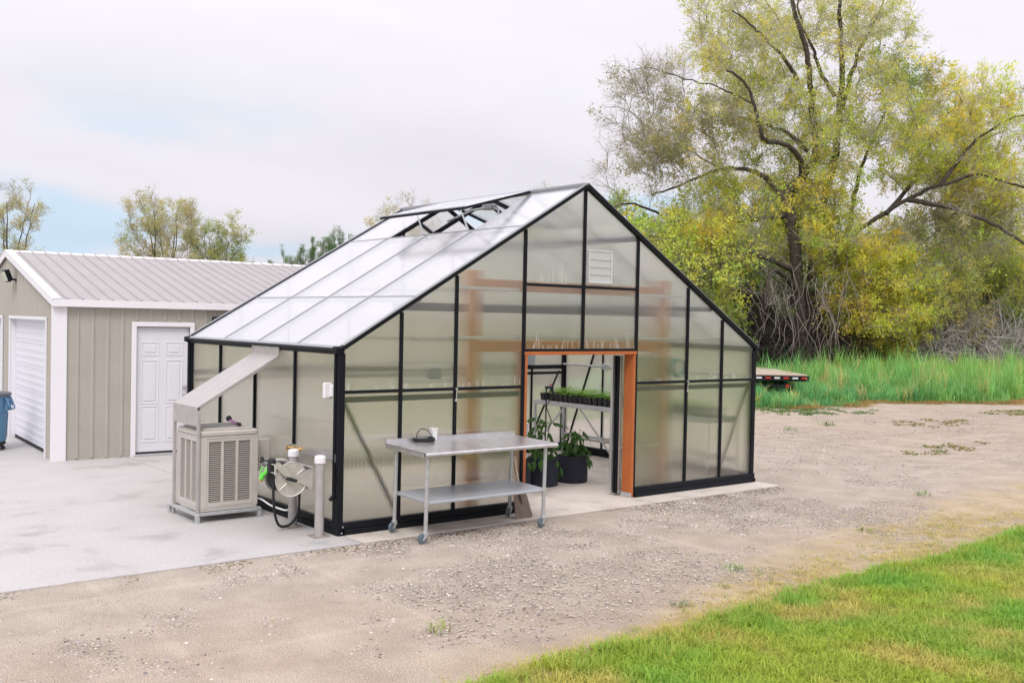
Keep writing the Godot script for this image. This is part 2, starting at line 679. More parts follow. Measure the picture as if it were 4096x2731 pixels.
func field_edge(x: float, z: float) -> float:   # positive beyond the front edge of the tall grass
	# runs from beside the greenhouse to the right, then towards the lawn
	var a := Vector2(18.4, -8.4)
	var e := Vector2(30.0, -5.6)
	var d := (e - a).normalized()
	var nrm := Vector2(d.y, -d.x)
	var s := (Vector2(x, z) - a).dot(nrm)
	return s - 0.5 * sin(x * 0.9) - 0.25 * sin(x * 2.3 + 1.0) - 3.0 * (1.0 - smoothstep(14.0, 18.4, x)) * 5.0


func build_slab() -> void:
	var root := thing("concrete_slab", "pale concrete slab under the greenhouse and garage", "")
	root.set_meta("kind", "structure")
	var j := 0.008
	var xcuts := [-16.0, -8.0, 0.05, 3.4, 6.85]
	var zcuts := [-20.0, -12.0, -6.75, -3.2, 0.42]
	for a in xcuts.size() - 1:
		for c in zcuts.size() - 1:
			var x0: float = xcuts[a] + j
			var x1: float = xcuts[a + 1] - j
			var cuts: Array = zcuts if a < 2 else [-20.0, -12.0, -6.75, -4.28, 0.42]
			var z0: float = cuts[c] + j
			var z1: float = cuts[c + 1] - j
			if c < 2 and a == 3:
				continue
			if c < 2 and a == 2:
				x1 = 5.05
			var b := MB.new()
			b.cbox(Vector3((x0 + x1) / 2, -0.06, (z0 + z1) / 2), Vector3(x1 - x0, 0.12, z1 - z0), 0.006)
			part(root, "concrete_section", b, M.concrete_dusty if x0 > 0.0 and z0 > -4.5 else M.concrete)
	var u := MB.new()
	u.box(Vector3(-4.6, -0.1, -3.2), Vector3(22.7, 0.16, 7.1))
	u.box(Vector3(-5.5, -0.1, -13.35), Vector3(20.9, 0.16, 13.2))
	part(root, "joint_bed", u, M.concrete_edge)


# ---------------------------------------------------------------- greenhouse
func roof_y(x: float) -> float:
	return GE + (GR - GE) * (1.0 - absf(x - GW / 2) / (GW / 2))


func pane(root: Node3D, called: String, poly: Array, x: Transform3D, m: Material) -> MeshInstance3D:
	var b := MB.new()
	if m == M.roof_pane:   # two thin walls with air between
		b.prism(PackedVector2Array(poly), 0.0012, x)
		b.prism(PackedVector2Array(poly), 0.0012, x.translated_local(Vector3(0, 0, 0.007)))
	else:
		b.prism(PackedVector2Array(poly), 0.008, x)
	if m == M.pane:
		m = [M.pane, M.pane, M.pane_older, M.pane_clearer][rng.randi() % 4]
	return part(root, called, b, m)


func streaks(root: Node3D, x0: float, x1: float, y: float, n: int, tallest: float) -> void:   # runs of condensation at the foot of a pane
	var b := MB.new()
	var f := noise(2.3, rng.randi() % 999, 2)
	for k in n:
		var x := rng.randf_range(x0, x1)
		var c := clampf(0.35 + 1.4 * f.get_noise_2d(x * 2.0, y), 0.0, 1.0)
		var h := tallest * c * rng.randf_range(0.4, 1.0) + 0.008
		var w := rng.randf_range(0.0015, 0.005)
		b.face([Vector3(x - w, y, -0.0135), Vector3(x + w, y, -0.0135), Vector3(x + w, y + h, -0.0135), Vector3(x - w, y + h, -0.0135)])
	part(root, "condensation", b, M.droplets).set_meta("kind", "stuff")


func build_greenhouse() -> void:
	var g := thing("greenhouse", "gabled greenhouse of clear twin-wall panels in a black frame with orange doorway", "greenhouse")
	var xb := [0.0, 0.731, 1.453, 2.434, 3.376, 4.318, 5.299, 6.021, GW]
	var hm := 1.486
	var hd := 1.9165
	var hu := 2.698
	var sk := 0.13
	var bl: Material = M.black_metal
	var sl := sqrt(pow(GW / 2, 2) + pow(GR - GE, 2))
	var cs := GW / 2 / sl
	var sn := (GR - GE) / sl
	# ---- the two gables
	for side in 2:
		var z: float = 0.0 if side == 0 else -GL
		var sg := 1.0 if side == 0 else -1.0
		var zin := z - sg * 0.02
		var px := Transform3D(Basis.IDENTITY, Vector3(0, 0, zin - 0.004))
		var glaze: Material = M.pane if side == 0 else M.far_pane
		for i in 8:
			var x0: float = xb[i] + 0.01
			var x1: float = xb[i + 1] - 0.01
			var mid := i == 3 or i == 4
			if mid:
				if side == 1 and i == 3:
					pane(g, "gable_pane", [Vector2(xb[3] + 0.01, sk), Vector2(xb[5] - 0.01, sk), Vector2(xb[5] - 0.01, hd), Vector2(xb[3] + 0.01, hd)], px, glaze)
				var low := pane(g, "gable_pane", [Vector2(x0, hd), Vector2(x1, hd), Vector2(x1, hu), Vector2(x0, hu)], px, glaze)
				var top := pane(g, "gable_pane", [Vector2(x0, hu), Vector2(x1, hu), Vector2(x1, roof_y(x1) - 0.03), Vector2(x0, roof_y(x0) - 0.03)], px, glaze)
				if side == 0:
					streaks(low, x0 + 0.02, x1 - 0.02, hd + 0.018, 46, 0.2)
					if i == 3:
						streaks(top, x0 + 0.02, x1 - 0.25, hu + 0.018, 40, 0.3)
			else:
				pane(g, "gable_pane", [Vector2(x0, sk), Vector2(x1, sk), Vector2(x1, hm), Vector2(x0, hm)], px, glaze)
				var up := pane(g, "gable_pane", [Vector2(x0, hm), Vector2(x1, hm), Vector2(x1, roof_y(x1) - 0.03), Vector2(x0, roof_y(x0) - 0.03)], px, glaze)
				if side == 0:
					streaks(up, x0 + 0.02, x1 - 0.02, hm + 0.018, 30, 0.11)
		for i in range(1, 8):
			var b := MB.new()
			var y0: float = hd if i == 4 else (0.0 if (i == 3 or i == 5) and side == 0 else 0.1)
			b.bar(Vector3(xb[i], y0, z - sg * 0.014), Vector3(xb[i], roof_y(xb[i]) - 0.04, z - sg * 0.014), 0.034, 0.05, Vector3(0, 0, 1), 0.004)
			part(g, "mullion", b, bl)
		for s in [[xb[0], xb[3], hm], [xb[5], xb[8], hm], [xb[3], xb[5], hd], [xb[3], xb[5], hu]]:
			var b := MB.new()
			b.bar(Vector3(s[0], s[2], z - sg * 0.012), Vector3(s[1], s[2], z - sg * 0.012), 0.038, 0.034, Vector3.UP, 0.004)
			part(g, "transom", b, bl)
		for s in [0, 1]:
			var e := 0.0 if s == 0 else GW
			var b := MB.new()
			b.bar(Vector3(e, GE + 0.005, z), Vector3(GW / 2, GR + 0.005, z), 0.07, 0.05, Vector3.UP, 0.006)
			part(g, "rafter", b, bl)
			var b2 := MB.new()   # upturned lip along the verge
			b2.bar(Vector3(e, GE + 0.036, z + sg * 0.02), Vector3(GW / 2, GR + 0.036, z + sg * 0.02), 0.05, 0.008, Vector3.UP)
			part(g, "verge_strip", b2, M.grey_metal)
		var spans := [[0.0, xb[3] - 0.005], [xb[5] + 0.005, GW]] if side == 0 else [[0.0, GW]]
		for s in spans:
			var b := MB.new()
			b.cbox(Vector3((s[0] + s[1]) / 2, 0.03, z - sg * 0.01), Vector3(s[1] - s[0], 0.06, 0.09), 0.004)
			b.cbox(Vector3((s[0] + s[1]) / 2, 0.095, z - sg * 0.014), Vector3(s[1] - s[0], 0.066, 0.075), 0.004)
			part(g, "base_skirt", b, bl)
	# ---- side walls
	var zb := [-0.06, -1.06, -2.11, -3.15, -GL + 0.06]
	for side in 2:
		var x: float = 0.0 if side == 0 else GW
		var sg := -1.0 if side == 0 else 1.0
		var bs := Basis(Vector3(0, 0, 1), Vector3.UP, Vector3(-1, 0, 0)) if side == 0 else Basis(Vector3(0, 0, -1), Vector3.UP, Vector3(1, 0, 0))
		for i in 4:
			var a: float = zb[i] - 0.01
			var e: float = zb[i + 1] + 0.01
			var u := [e, a] if side == 0 else [-a, -e]
			pane(g, "side_pane", [Vector2(u[0], sk), Vector2(u[1], sk), Vector2(u[1], GE - 0.05), Vector2(u[0], GE - 0.05)], Transform3D(bs, Vector3(x - sg * 0.022, 0, 0)), M.pane if side == 0 else M.far_pane)
		for i in range(1, 4):
			var b := MB.new()
			b.bar(Vector3(x - sg * 0.014, 0.1, zb[i]), Vector3(x - sg * 0.014, GE - 0.04, zb[i]), 0.03, 0.05, Vector3(1, 0, 0), 0.004)
			part(g, "mullion", b, bl)
		var b2 := MB.new()
		b2.cbox(Vector3(x - sg * 0.012, 0.03, -GL / 2), Vector3(0.09, 0.06, GL + 0.07), 0.004)
		b2.cbox(Vector3(x - sg * 0.016, 0.095, -GL / 2), Vector3(0.075, 0.066, GL + 0.05), 0.004)
		part(g, "base_skirt", b2, bl)
		var b3 := MB.new()
		b3.cbox(Vector3(x, GE - 0.035, -GL / 2), Vector3(0.06, 0.05, GL + 0.02), 0.004)
		b3.cbox(Vector3(x + sg * 0.025, GE, -GL / 2), Vector3(0.085, 0.018, GL + 0.06), 0.004)
		part(g, "eave_beam", b3, bl)
		for k in 2:
			var zc := -0.075 if k == 0 else -GL + 0.075
			var b4 := MB.new()
			b4.cbox(Vector3(x - sg * 0.012, GE / 2 - 0.02, zc + (0.04 if k == 0 else -0.04)), Vector3(0.075, GE - 0.05, 0.08), 0.006)
			b4.cbox(Vector3(x - sg * 0.008, GE / 2 - 0.02, zc + (-0.024 if k == 0 else 0.024)), Vector3(0.05, GE - 0.06, 0.04), 0.005)
			part(g, "corner_post", b4, bl)
			var b5 := MB.new()
			b5.rod(Vector3(x + sg * 0.03, 0.4, zc + 0.012), Vector3(x + sg * 0.03, GE - 0.02, zc + 0.012), 0.018, 10)
			b5.rod(Vector3(x + sg * 0.03, 0.41, zc + 0.012), Vector3(x + sg * 0.075, 0.365, zc + 0.012), 0.02, 10)
			b5.cbox(Vector3(x + sg * 0.02, GE - 0.01, zc + (0.05 if k == 0 else -0.05)), Vector3(0.1, 0.07, 0.09), 0.008)
			part(g, "downpipe", b5, bl)
	# ---- roof
	var rx := [0.0, 0.94, 2.42, GW / 2]
	var rz := [-0.035, -1.03, -2.045, -3.06, -GL + 0.035]
	for side in 2:
		var bs := Basis(Vector3(0, 0, 1), Vector3(cs, sn, 0), Vector3(-sn, cs, 0)) if side == 0 else Basis(Vector3(0, 0, -1), Vector3(-cs, sn, 0), Vector3(sn, cs, 0))
		var o := Vector3(0.0 if side == 0 else GW, GE + 0.012, 0)
		var tf := Transform3D(bs, o)
		for r in 3:
			for k in 4:
				if r == 2 and (k == 1 or k == 2):
					continue
				var v0: float = rx[r] / cs - (0.03 if r == 0 else -0.006)
				var v1: float = rx[r + 1] / cs - 0.006
				var u := [rz[k + 1] + 0.008, rz[k] - 0.008] if side == 0 else [-rz[k] + 0.008, -rz[k + 1] - 0.008]
				pane(g, "roof_pane", [Vector2(u[0], v0), Vector2(u[1], v0), Vector2(u[1], v1), Vector2(u[0], v1)], tf, M.roof_pane)
		for k in range(1, 4):
			var u: float = rz[k] if side == 0 else -rz[k]
			var a := tf * Vector3(u, -0.03, 0.011)
			var e := tf * Vector3(u, rx[2] / cs, 0.011)
			var b := MB.new()
			b.bar(a, e, 0.024, 0.01, bs.z, 0.003)
			part(g, "glazing_bar", b, M.grey_metal)
			var a2 := tf * Vector3(u, 0.0, -0.03)
			var e2 := tf * Vector3(u, sl - 0.02, -0.03)
			var b2 := MB.new()
			b2.bar(a2, e2, 0.04, 0.055, bs.z, 0.004)
			part(g, "rafter", b2, bl)
		for r in [1, 2]:
			var v: float = rx[r] / cs
			var ua := -GL + 0.03 if side == 0 else 0.03
			var ue := -0.03 if side == 0 else GL - 0.03
			var b := MB.new()
			b.bar(tf * Vector3(ua, v, 0.006), tf * Vector3(ue, v, 0.006), 0.02, 0.012, bs.z, 0.002)
			part(g, "purlin_strip", b, M.grey_metal)
			var b2 := MB.new()
			b2.bar(tf * Vector3(ua, v, -0.045), tf * Vector3(ue, v, -0.045), 0.05, 0.04, bs.z, 0.004)
			part(g, "purlin", b2, M.grey_metal if side == 0 else bl)
		var b6 := MB.new()
		b6.bar(tf * Vector3(-GL - 0.02 if side == 0 else -0.02, -0.025, 0.012), tf * Vector3(0.02 if side == 0 else GL + 0.02, -0.025, 0.012), 0.07, 0.008, bs.z)
		part(g, "eave_flashing", b6, M.grey_metal)
		# open roof vents, hinged at the ridge
		var lift := 0.276   # a little below level
		if side == 1:
			lift = 0.30
		for k in [1, 2]:
			var w: float = rz[k] - rz[k + 1] - 0.02
			var v := Node3D.new()
			var len := 1.15
			var dirx := (-1.0 if side == 0 else 1.0) * cos(lift)
			var vb := Basis(Vector3(0, 0, 1), Vector3(-dirx, sin(lift), 0), Vector3(-sin(lift), -dirx, 0)) if side == 0 else Basis(Vector3(0, 0, -1), Vector3(-dirx, sin(lift), 0), Vector3(sin(lift), dirx, 0))
			var hinge := Vector3(GW / 2, GR + 0.04, (rz[k] + rz[k + 1]) / 2)
			var vt := Transform3D(vb, hinge)
			var sash := pane(g, "vent_sash", [Vector2(-w / 2, -len), Vector2(w / 2, -len), Vector2(w / 2, -0.02), Vector2(-w / 2, -0.02)], vt, M.roof_pane)
			for f in [[Vector3(-w / 2 + 0.015, -len, -0.012), Vector3(-w / 2 + 0.015, -0.02, -0.012)], [Vector3(w / 2 - 0.015, -len, -0.012), Vector3(w / 2 - 0.015, -0.02, -0.012)], [Vector3(-w / 2, -len + 0.015, -0.012), Vector3(w / 2, -len + 0.015, -0.012)], [Vector3(-w / 2, -0.05, -0.012), Vector3(w / 2, -0.05, -0.012)]]:
				var fb := MB.new()
				fb.bar(vt * f[0], vt * f[1], 0.05, 0.03, vb.z, 0.003)
				part(sash, "sash_frame", fb, bl)
			var top := MB.new()
			top.bar(vt * Vector3(-w / 2, -len + 0.01, 0.012), vt * Vector3(w / 2, -len + 0.01, 0.012), 0.03, 0.006, vb.z)
			part(sash, "sash_edge", top, M.grey_metal)
			if side == 0:
				var sb := MB.new()
				var foot := tf * Vector3((rz[k] + rz[k + 1]) / 2 + 0.44, rx[2] / cs - 0.03, 0.02)
				sb.rod(vt * Vector3(0.1, -len + 0.22, -0.02), foot, 0.009, 8, 0.013)
				part(g, "gas_strut", sb, M.galvanised)
		if side == 0:
			var ob := MB.new()
			var oz := -1.62
			var hub := Vector3(GW / 2 - 0.27, GR - 0.16, oz)
			ob.cbox(hub, Vector3(0.12, 0.07, 0.2), 0.01)
			ob.tube(PackedVector3Array([hub, hub + Vector3(-0.2, -0.05, -0.12), hub + Vector3(-0.42, -0.2, -0.38)]), PackedFloat32Array([0.015, 0.016, 0.013]), 8)
			ob.tube(PackedVector3Array([hub, hub + Vector3(0.0, -0.05, 0.2), hub + Vector3(-0.14, -0.26, 0.38)]), PackedFloat32Array([0.015, 0.016, 0.013]), 8)
			part(g, "vent_opener", ob, M.grey_metal)
	var rb := MB.new()
	rb.cbox(Vector3(GW / 2, GR + 0.02, -GL / 2), Vector3(0.1, 0.05, GL + 0.06), 0.012)
	part(g, "ridge_beam", rb, M.grey_metal)
	# ---- orange door surround
	for k in 2:
		var b := MB.new()
		b.cbox(Vector3(2.4695 if k == 0 else 4.284, 0.93, -0.078), Vector3(0.038, 1.86, 0.175), 0.003)
		part(g, "door_jamb", b, M.orange_timber)
	var hb := MB.new()
	hb.cbox(Vector3(3.377, 1.88, -0.074), Vector3(1.88, 0.04, 0.18), 0.003)
	part(g, "door_header", hb, M.orange_beam)
	var pb := MB.new()
	pb.cbox(Vector3(4.255, 0.03, -0.075), Vector3(0.012, 0.06, 0.19), 0.002)
	part(g, "foot_bracket", pb, M.galvanised)
	# sliding leaves pushed aside behind the panels
	var door := Node3D.new()
	for k in 2:
		var x0 := 4.195 if k == 0 else 4.25
		var zc := -0.30 if k == 0 else -0.215
		var pz := Transform3D(Basis.IDENTITY, Vector3(0, 0, zc - 0.004))
		var leaf := pane(g, "sliding_door", [Vector2(x0, 0.05), Vector2(x0 + 0.92, 0.05), Vector2(x0 + 0.92, 1.82), Vector2(x0, 1.82)], pz, M.pane)
		for f in [[Vector3(x0, 0.03, zc), Vector3(x0, 1.84, zc)], [Vector3(x0 + 0.92, 0.03, zc), Vector3(x0 + 0.92, 1.84, zc)], [Vector3(x0, 0.05, zc), Vector3(x0 + 0.92, 0.05, zc)], [Vector3(x0, 1.82, zc), Vector3(x0 + 0.92, 1.82, zc)], [Vector3(x0, 0.62, zc), Vector3(x0 + 0.92, 0.62, zc)]]:
			var b := MB.new()
			b.bar(f[0], f[1], 0.04, 0.034, Vector3(0, 0, 1) if f[0].x == f[1].x else Vector3.UP, 0.004)
			part(leaf, "door_stile", b, M.aluminium)
		var seal := MB.new()
		seal.box(Vector3(x0 + (0.036 if k == 0 else -0.034), 0.93, zc + (0.03 if k == 0 else 0.0)), Vector3(0.04 if k == 0 else 0.022, 1.8, 0.03))
		part(leaf, "door_seal", seal, bl)
	door.free()
	# ---- inside: timber portal, girts, braces
	for k in 2:
		var b := MB.new()
		var x := 1.85 if k == 0 else 5.03
		b.cbox(Vector3(x, 1.42, -0.25), Vector3(0.16, 2.84, 0.12), 0.005)
		part(g, "timber_post", b, M.pale_timber)
	for y in [1.955, 2.68]:
		var b := MB.new()
		b.cbox(Vector3(3.44, y, -0.26), Vector3(2.975, 0.13, 0.1), 0.005)
		part(g, "timber_beam", b, M.pale_beam)
	for s in [[0.05, xb[3]], [xb[5] + 0.05, GW - 0.05]]:
		var b := MB.new()
		b.cbox(Vector3((s[0] + s[1]) / 2, 1.40, -0.085), Vector3(s[1] - s[0], 0.06, 0.03), 0.004)
		part(g, "girt", b, bl)
	for s in [[1.0, 2.42, 2.06], [4.34, 6.2, 2.06], [1.52, 2.42, 2.63], [4.34, 5.25, 2.63]]:
		var b := MB.new()
		b.cbox(Vector3((s[0] + s[1]) / 2, s[2], -0.1), Vector3(s[1] - s[0], 0.035, 0.03), 0.004)
		part(g, "inner_rail", b, M.white_trim)
	var tube := MB.new()
	tube.rod(Vector3(0.95, 2.40, -0.52), Vector3(5.8, 2.40, -0.52), 0.05, 12)
	part(g, "shade_roll", tube, M.rubber)
	for s in [[Vector3(0.07, 1.4, -0.09), Vector3(0.75, 0.15, -0.09)], [Vector3(6.69, 1.4, -0.09), Vector3(6.05, 0.1, -0.09)]]:
		var b := MB.new()
		b.bar(s[0], s[1], 0.045, 0.012, Vector3(0, 0, 1))
		part(g, "brace", b, bl)
	for s in [[Vector3(GW - 0.05, 1.85, -3.3), Vector3(GW - 0.05, 0.12, -4.0)], [Vector3(GW - 0.05, 1.85, -1.3), Vector3(GW - 0.05, 0.12, -2.05)], [Vector3(6.6, 1.4, -GL + 0.07), Vector3(5.9, 0.1, -GL + 0.07)]]:
		var b := MB.new()
		b.bar(s[0], s[1], 0.04, 0.012, Vector3(1, 0, 0))
		part(g, "brace", b, bl)
	for y in [1.46, 1.37]:
		var b := MB.new()
		b.cbox(Vector3(GW / 2, y, -GL + 0.09), Vector3(GW - 0.2, 0.045, 0.03), 0.004)
		part(g, "girt", b, bl)
	# conduit with its box along the right wall, pale pipe low down
	var cb := MB.new()
	cb.rod(Vector3(GW - 0.07, 1.52, -GL + 0.1), Vector3(GW - 0.07, 1.52, -0.3), 0.018, 8)
	cb.cbox(Vector3(GW - 0.08, 1.52, -3.02), Vector3(0.06, 0.1, 0.13), 0.008)
	part(g, "conduit", cb, M.galvanised)
	for y in [0.31, 0.26]:
		var pb2 := MB.new()
		pb2.rod(Vector3(GW - 0.08, y, -GL + 0.1), Vector3(GW - 0.08, y, -0.3), 0.02, 8)
		part(g, "water_pipe", pb2, M.aluminium)
	var eb := MB.new()
	eb.cbox(Vector3(5.75, 1.66, -GL + 0.13), Vector3(0.42, 0.3, 0.12), 0.012)
	part(g, "control_box", eb, M.grey_box)
	# outlets seen through the panel beside the left corner post
	for y in [1.735, 1.585]:
		var b := MB.new()
		b.cbox(Vector3(1.1, y, -0.055), Vector3(0.66, 0.05, 0.02), 0.003)
		part(g, "cable_rail", b, M.white_trim)
	var jb := MB.new()
	jb.cbox(Vector3(1.2, 1.66, -0.07), Vector3(0.17, 0.13, 0.06), 0.008)
	part(g, "junction_box", jb, M.grey_box)
	# ---- gable louvre vent
	var lv := MB.new()
	for f in [[Vector3(3.63, 3.152, 0.0), Vector3(0.4, 0.014, 0.05)], [Vector3(3.63, 2.758, 0.0), Vector3(0.4, 0.014, 0.05)], [Vector3(3.437, 2.955, 0.0), Vector3(0.014, 0.38, 0.05)], [Vector3(3.823, 2.955, 0.0), Vector3(0.014, 0.38, 0.05)], [Vector3(3.63, 2.955, -0.02), Vector3(0.37, 0.38, 0.006)]]:
		lv.cbox(f[0], f[1], 0.002)
	var vent := part(g, "gable_vent", lv, M.vent_metal)
	for k in 4:
		var b := MB.new()
		b.box(Vector3(0, 0, 0), Vector3(0.366, 0.1, 0.004), Basis(Vector3.RIGHT, 0.16))
		b.box(Vector3(0, -0.046, 0.012), Vector3(0.366, 0.006, 0.01))
		part(vent, "vent_slat", b, M.vent_metal, Vector3(3.63, 2.812 + 0.094 * k, 0.008))
	# ---- outside fittings
	for x in [1.453, 5.299]:
		var b := MB.new()
		b.rod(Vector3(x, 1.487, 0.012), Vector3(x, 1.487, 0.03), 0.014, 10)
		b.tube(PackedVector3Array([Vector3(x, 1.48, 0.025), Vector3(x, 1.38, 0.02), Vector3(x - 0.004, 1.352, 0.024), Vector3(x - 0.018, 1.35, 0.028), Vector3(x - 0.02, 1.372, 0.028)]), PackedFloat32Array([0.006, 0.006, 0.006, 0.006, 0.006]), 6)
		part(g, "door_hook", b, M.aluminium)
	var wb := MB.new()
	wb.cbox(Vector3(-0.055, 1.495, -0.185), Vector3(0.1, 0.17, 0.045), 0.012)
	wb.cbox(Vector3(-0.02, 1.495, -0.14), Vector3(0.05, 0.13, 0.06), 0.01)
	part(g, "sensor_box", wb, M.white_trim)
	var ab := MB.new()
	ab.cbox(Vector3(-0.008, 0.802, -0.63), Vector3(0.012, 0.078, 1.0), 0.002)
	var abar := part(g, "tap_rail", ab, M.aluminium)
	for z in [-1.05, -0.87]:
		var b := MB.new()
		b.lathe([Vector2(0, 0), Vector2(0.022, 0), Vector2(0.022, 0.012), Vector2(0.016, 0.02), Vector2(0.016, 0.05), Vector2(0.026, 0.052), Vector2(0.026, 0.066), Vector2(0.018, 0.07), Vector2(0, 0.07)], 12, Vector3(-0.014, 0.8, z), Basis(Vector3(0, 0, 1), PI / 2))
		part(abar, "brass_outlet", b, M.brass)
	var tb := MB.new()
	tb.cbox(Vector3(-0.035, 0.805, -0.96), Vector3(0.04, 0.025, 0.07), 0.006)
	part(abar, "tap_body", tb, M.brass)
	var lb := MB.new()
	lb.cbox(Vector3(-0.03, 0.8, -0.055), Vector3(0.012, 0.09, 0.022), 0.004)
	part(g, "latch_plate", lb, M.aluminium)
	for s in [Vector3(0.03, 0.09, 0.03), Vector3(0.012, 0.03, 0.04)]:
		var b := MB.new()
		b.lathe([Vector2(0, 0), Vector2(0.009, 0), Vector2(0.009, 0.006), Vector2(0, 0.008)], 8, s, Basis(Vector3.RIGHT, PI / 2))
		part(g, "bolt_head", b, M.aluminium)


# ---------------------------------------------------------------- garage
func build_garage() -> void:
	var th := deg_to_rad(-2.5)
	var g := thing("metal_garage", "small stone-coloured corrugated metal garage with pale ribbed roof and white trim", "garage", Vector3(-1.016, 0, -6.977), th)
	# local axes: x along the side wall, -z back along the door gable
	var len := 5.85
	var dep := 7.5
	var eave := 2.40
	var rise := 0.232
	var ry := eave + rise * dep / 2
	# walls, each a sheet with its openings left free
	var wt := 0.06
	var wall := MB.new()
	for s in [[0.0, 1.17, 0.0, eave], [2.07, len, 0.0, eave], [1.17, 2.07, 2.06, eave]]:
		wall.box(Vector3((s[0] + s[1]) / 2, (s[2] + s[3]) / 2, -wt / 2), Vector3(s[1] - s[0], s[3] - s[2], wt))
	var wl := part(g, "side_wall", wall, M.siding)
	var x := 0.113
	while x < len:
		if not (x > 1.1 and x < 2.14):
			rib(wl, Vector3(x, 0.02, 0), Vector3(x, eave - 0.03, 0), Vector3(0, 0, 1))
		else:
			rib(wl, Vector3(x, 2.14, 0), Vector3(x, eave - 0.03, 0), Vector3(0, 0, 1))
		x += 0.2205
	for y in [0.12, 0.95, 1.8]:
		var sc := MB.new()
		var q := 0.16
		while q < len:
			if not (q > 1.1 and q < 2.14):
				sc.box(Vector3(q, y, 0.004), Vector3(0.011, 0.011, 0.008))
			q += 0.2205
		part(wl, "wall_screws", sc, M.grey_metal).set_meta("kind", "stuff")
	var gw := MB.new()
	var doors := [[0.47, 3.46], [4.17, 7.16]]
	var dh := 2.13
	for s in [[0.06, 0.47], [3.46, 4.17], [7.16, dep]]:
		gw.box(Vector3(wt / 2, dh / 2, -(s[0] + s[1]) / 2), Vector3(wt, dh, s[1] - s[0]))
	var tf := Transform3D(Basis(Vector3(0, 0, 1), Vector3.UP, Vector3(-1, 0, 0)), Vector3(wt, 0, 0))
	gw.prism(PackedVector2Array([Vector2(-dep, dh), Vector2(-0.06, dh), Vector2(-0.06, eave), Vector2(-dep / 2, ry - 0.01), Vector2(-dep, eave)]), wt, tf)
	var gwl := part(g, "gable_wall", gw, M.siding)
	var z := 0.16
	while z < dep - 0.05:
		var top := eave + rise * minf(z, dep - z) - 0.02
		var bot := 0.02
		for d in doors:
			if z > d[0] - 0.07 and z < d[1] + 0.07:
				bot = dh + 0.06
		rib(gwl, Vector3(0, bot, -z), Vector3(0, top, -z), Vector3(-1, 0, 0))
		z += 0.2205
	var bw := MB.new()
	bw.box(Vector3(len / 2, eave / 2, -dep + wt / 2), Vector3(len - 0.14, eave, wt))
	part(g, "back_wall", bw, M.siding)
	var ew := MB.new()
	ew.prism(PackedVector2Array([Vector2(-dep, 0), Vector2(-0.06, 0), Vector2(-0.06, eave), Vector2(-dep / 2, ry - 0.01), Vector2(-dep, eave)]), wt, Transform3D(Basis(Vector3(0, 0, 1), Vector3.UP, Vector3(-1, 0, 0)), Vector3(len, 0, 0)))
	part(g, "end_wall", ew, M.siding)
	# roof: two ribbed sheets
	for s in 2:
		var sg := 1.0 if s == 0 else -1.0
		var a := Vector3(0, eave + 0.035, 0.09) if s == 0 else Vector3(0, eave + 0.035, -dep - 0.09)
		var e := Vector3(0, ry + 0.055, -dep / 2)
		var up := (e - a).normalized()
		var nn := Vector3(1, 0, 0).cross(up) * sg
		var b := MB.new()
		b.bar(Vector3(len / 2, a.y, a.z), Vector3(len / 2, e.y, e.z), len + 0.1, 0.02, nn)
		var rf := part(g, "roof_sheet", b, M.roof_metal)
		var rx := 0.165
		while rx < len:
			rib(rf, Vector3(rx, a.y, a.z) + nn * 0.01, Vector3(rx, e.y, e.z) + nn * 0.01, nn, "roof_rib", M.roof_metal, 0.024)
			rx += 0.2185
		for row in 3:   # screw heads beside the ribs
			var sc := MB.new()
			var k := 0
			var q := 0.20
			while q < len:
				var p := a.lerp(e, 0.18 + 0.3 * row) + Vector3(q, 0, 0) + nn * 0.012
				sc.box(p, Vector3(0.012, 0.012, 0.012))
				q += 0.2185
				k += 1
			var so := part(rf, "roof_screws", sc, M.grey_metal)
			so.set_meta("kind", "stuff")
		var fb := MB.new()
		fb.box(Vector3(len / 2, eave - 0.005, a.z + sg * 0.008), Vector3(len + 0.12, 0.11, 0.02))
		fb.box(Vector3(len / 2, eave - 0.055, a.z - sg * 0.04), Vector3(len + 0.08, 0.012, 0.1))
		part(g, "eave_fascia", fb, M.white_trim)
		for ends in 2:
			var xx := -0.05 if ends == 0 else len + 0.05
			var vb := MB.new()
			vb.bar(Vector3(xx, a.y - 0.035, a.z + sg * 0.015), Vector3(xx, e.y - 0.035, e.z), 0.018, 0.11, nn)
			vb.bar(Vector3(xx + (0.05 if ends == 0 else -0.05), a.y + 0.026, a.z + sg * 0.015), Vector3(xx + (0.05 if ends == 0 else -0.05), e.y + 0.026, e.z), 0.13, 0.012, nn)
			part(g, "verge_trim", vb, M.white_trim)
		var cap := MB.new()
		cap.bar(Vector3(-0.06, ry + 0.058, -dep / 2 + sg * 0.075), Vector3(len + 0.06, ry + 0.058, -dep / 2 + sg * 0.075), 0.17, 0.012, nn)
		cap.bar(Vector3(-0.06, ry + 0.03, -dep / 2 + sg * 0.155), Vector3(len + 0.06, ry + 0.03, -dep / 2 + sg * 0.155), 0.012, 0.035, nn)
		part(g, "ridge_cap", cap, M.white_trim)
	# corner trim
	var ct := MB.new()
	ct.box(Vector3(0.075, eave / 2 - 0.03, 0.026), Vector3(0.19, eave - 0.06, 0.012))
	ct.box(Vector3(-0.026, eave / 2 - 0.03, -0.02), Vector3(0.012, eave - 0.06, 0.104))
	part(g, "corner_trim", ct, M.white_trim)
	# side door with six raised panels
	var db := MB.new()
	db.box(Vector3(1.62, 1.05, -0.05), Vector3(0.86, 1.98, 0.04))
	var door := part(g, "side_door", db, M.door_paint)
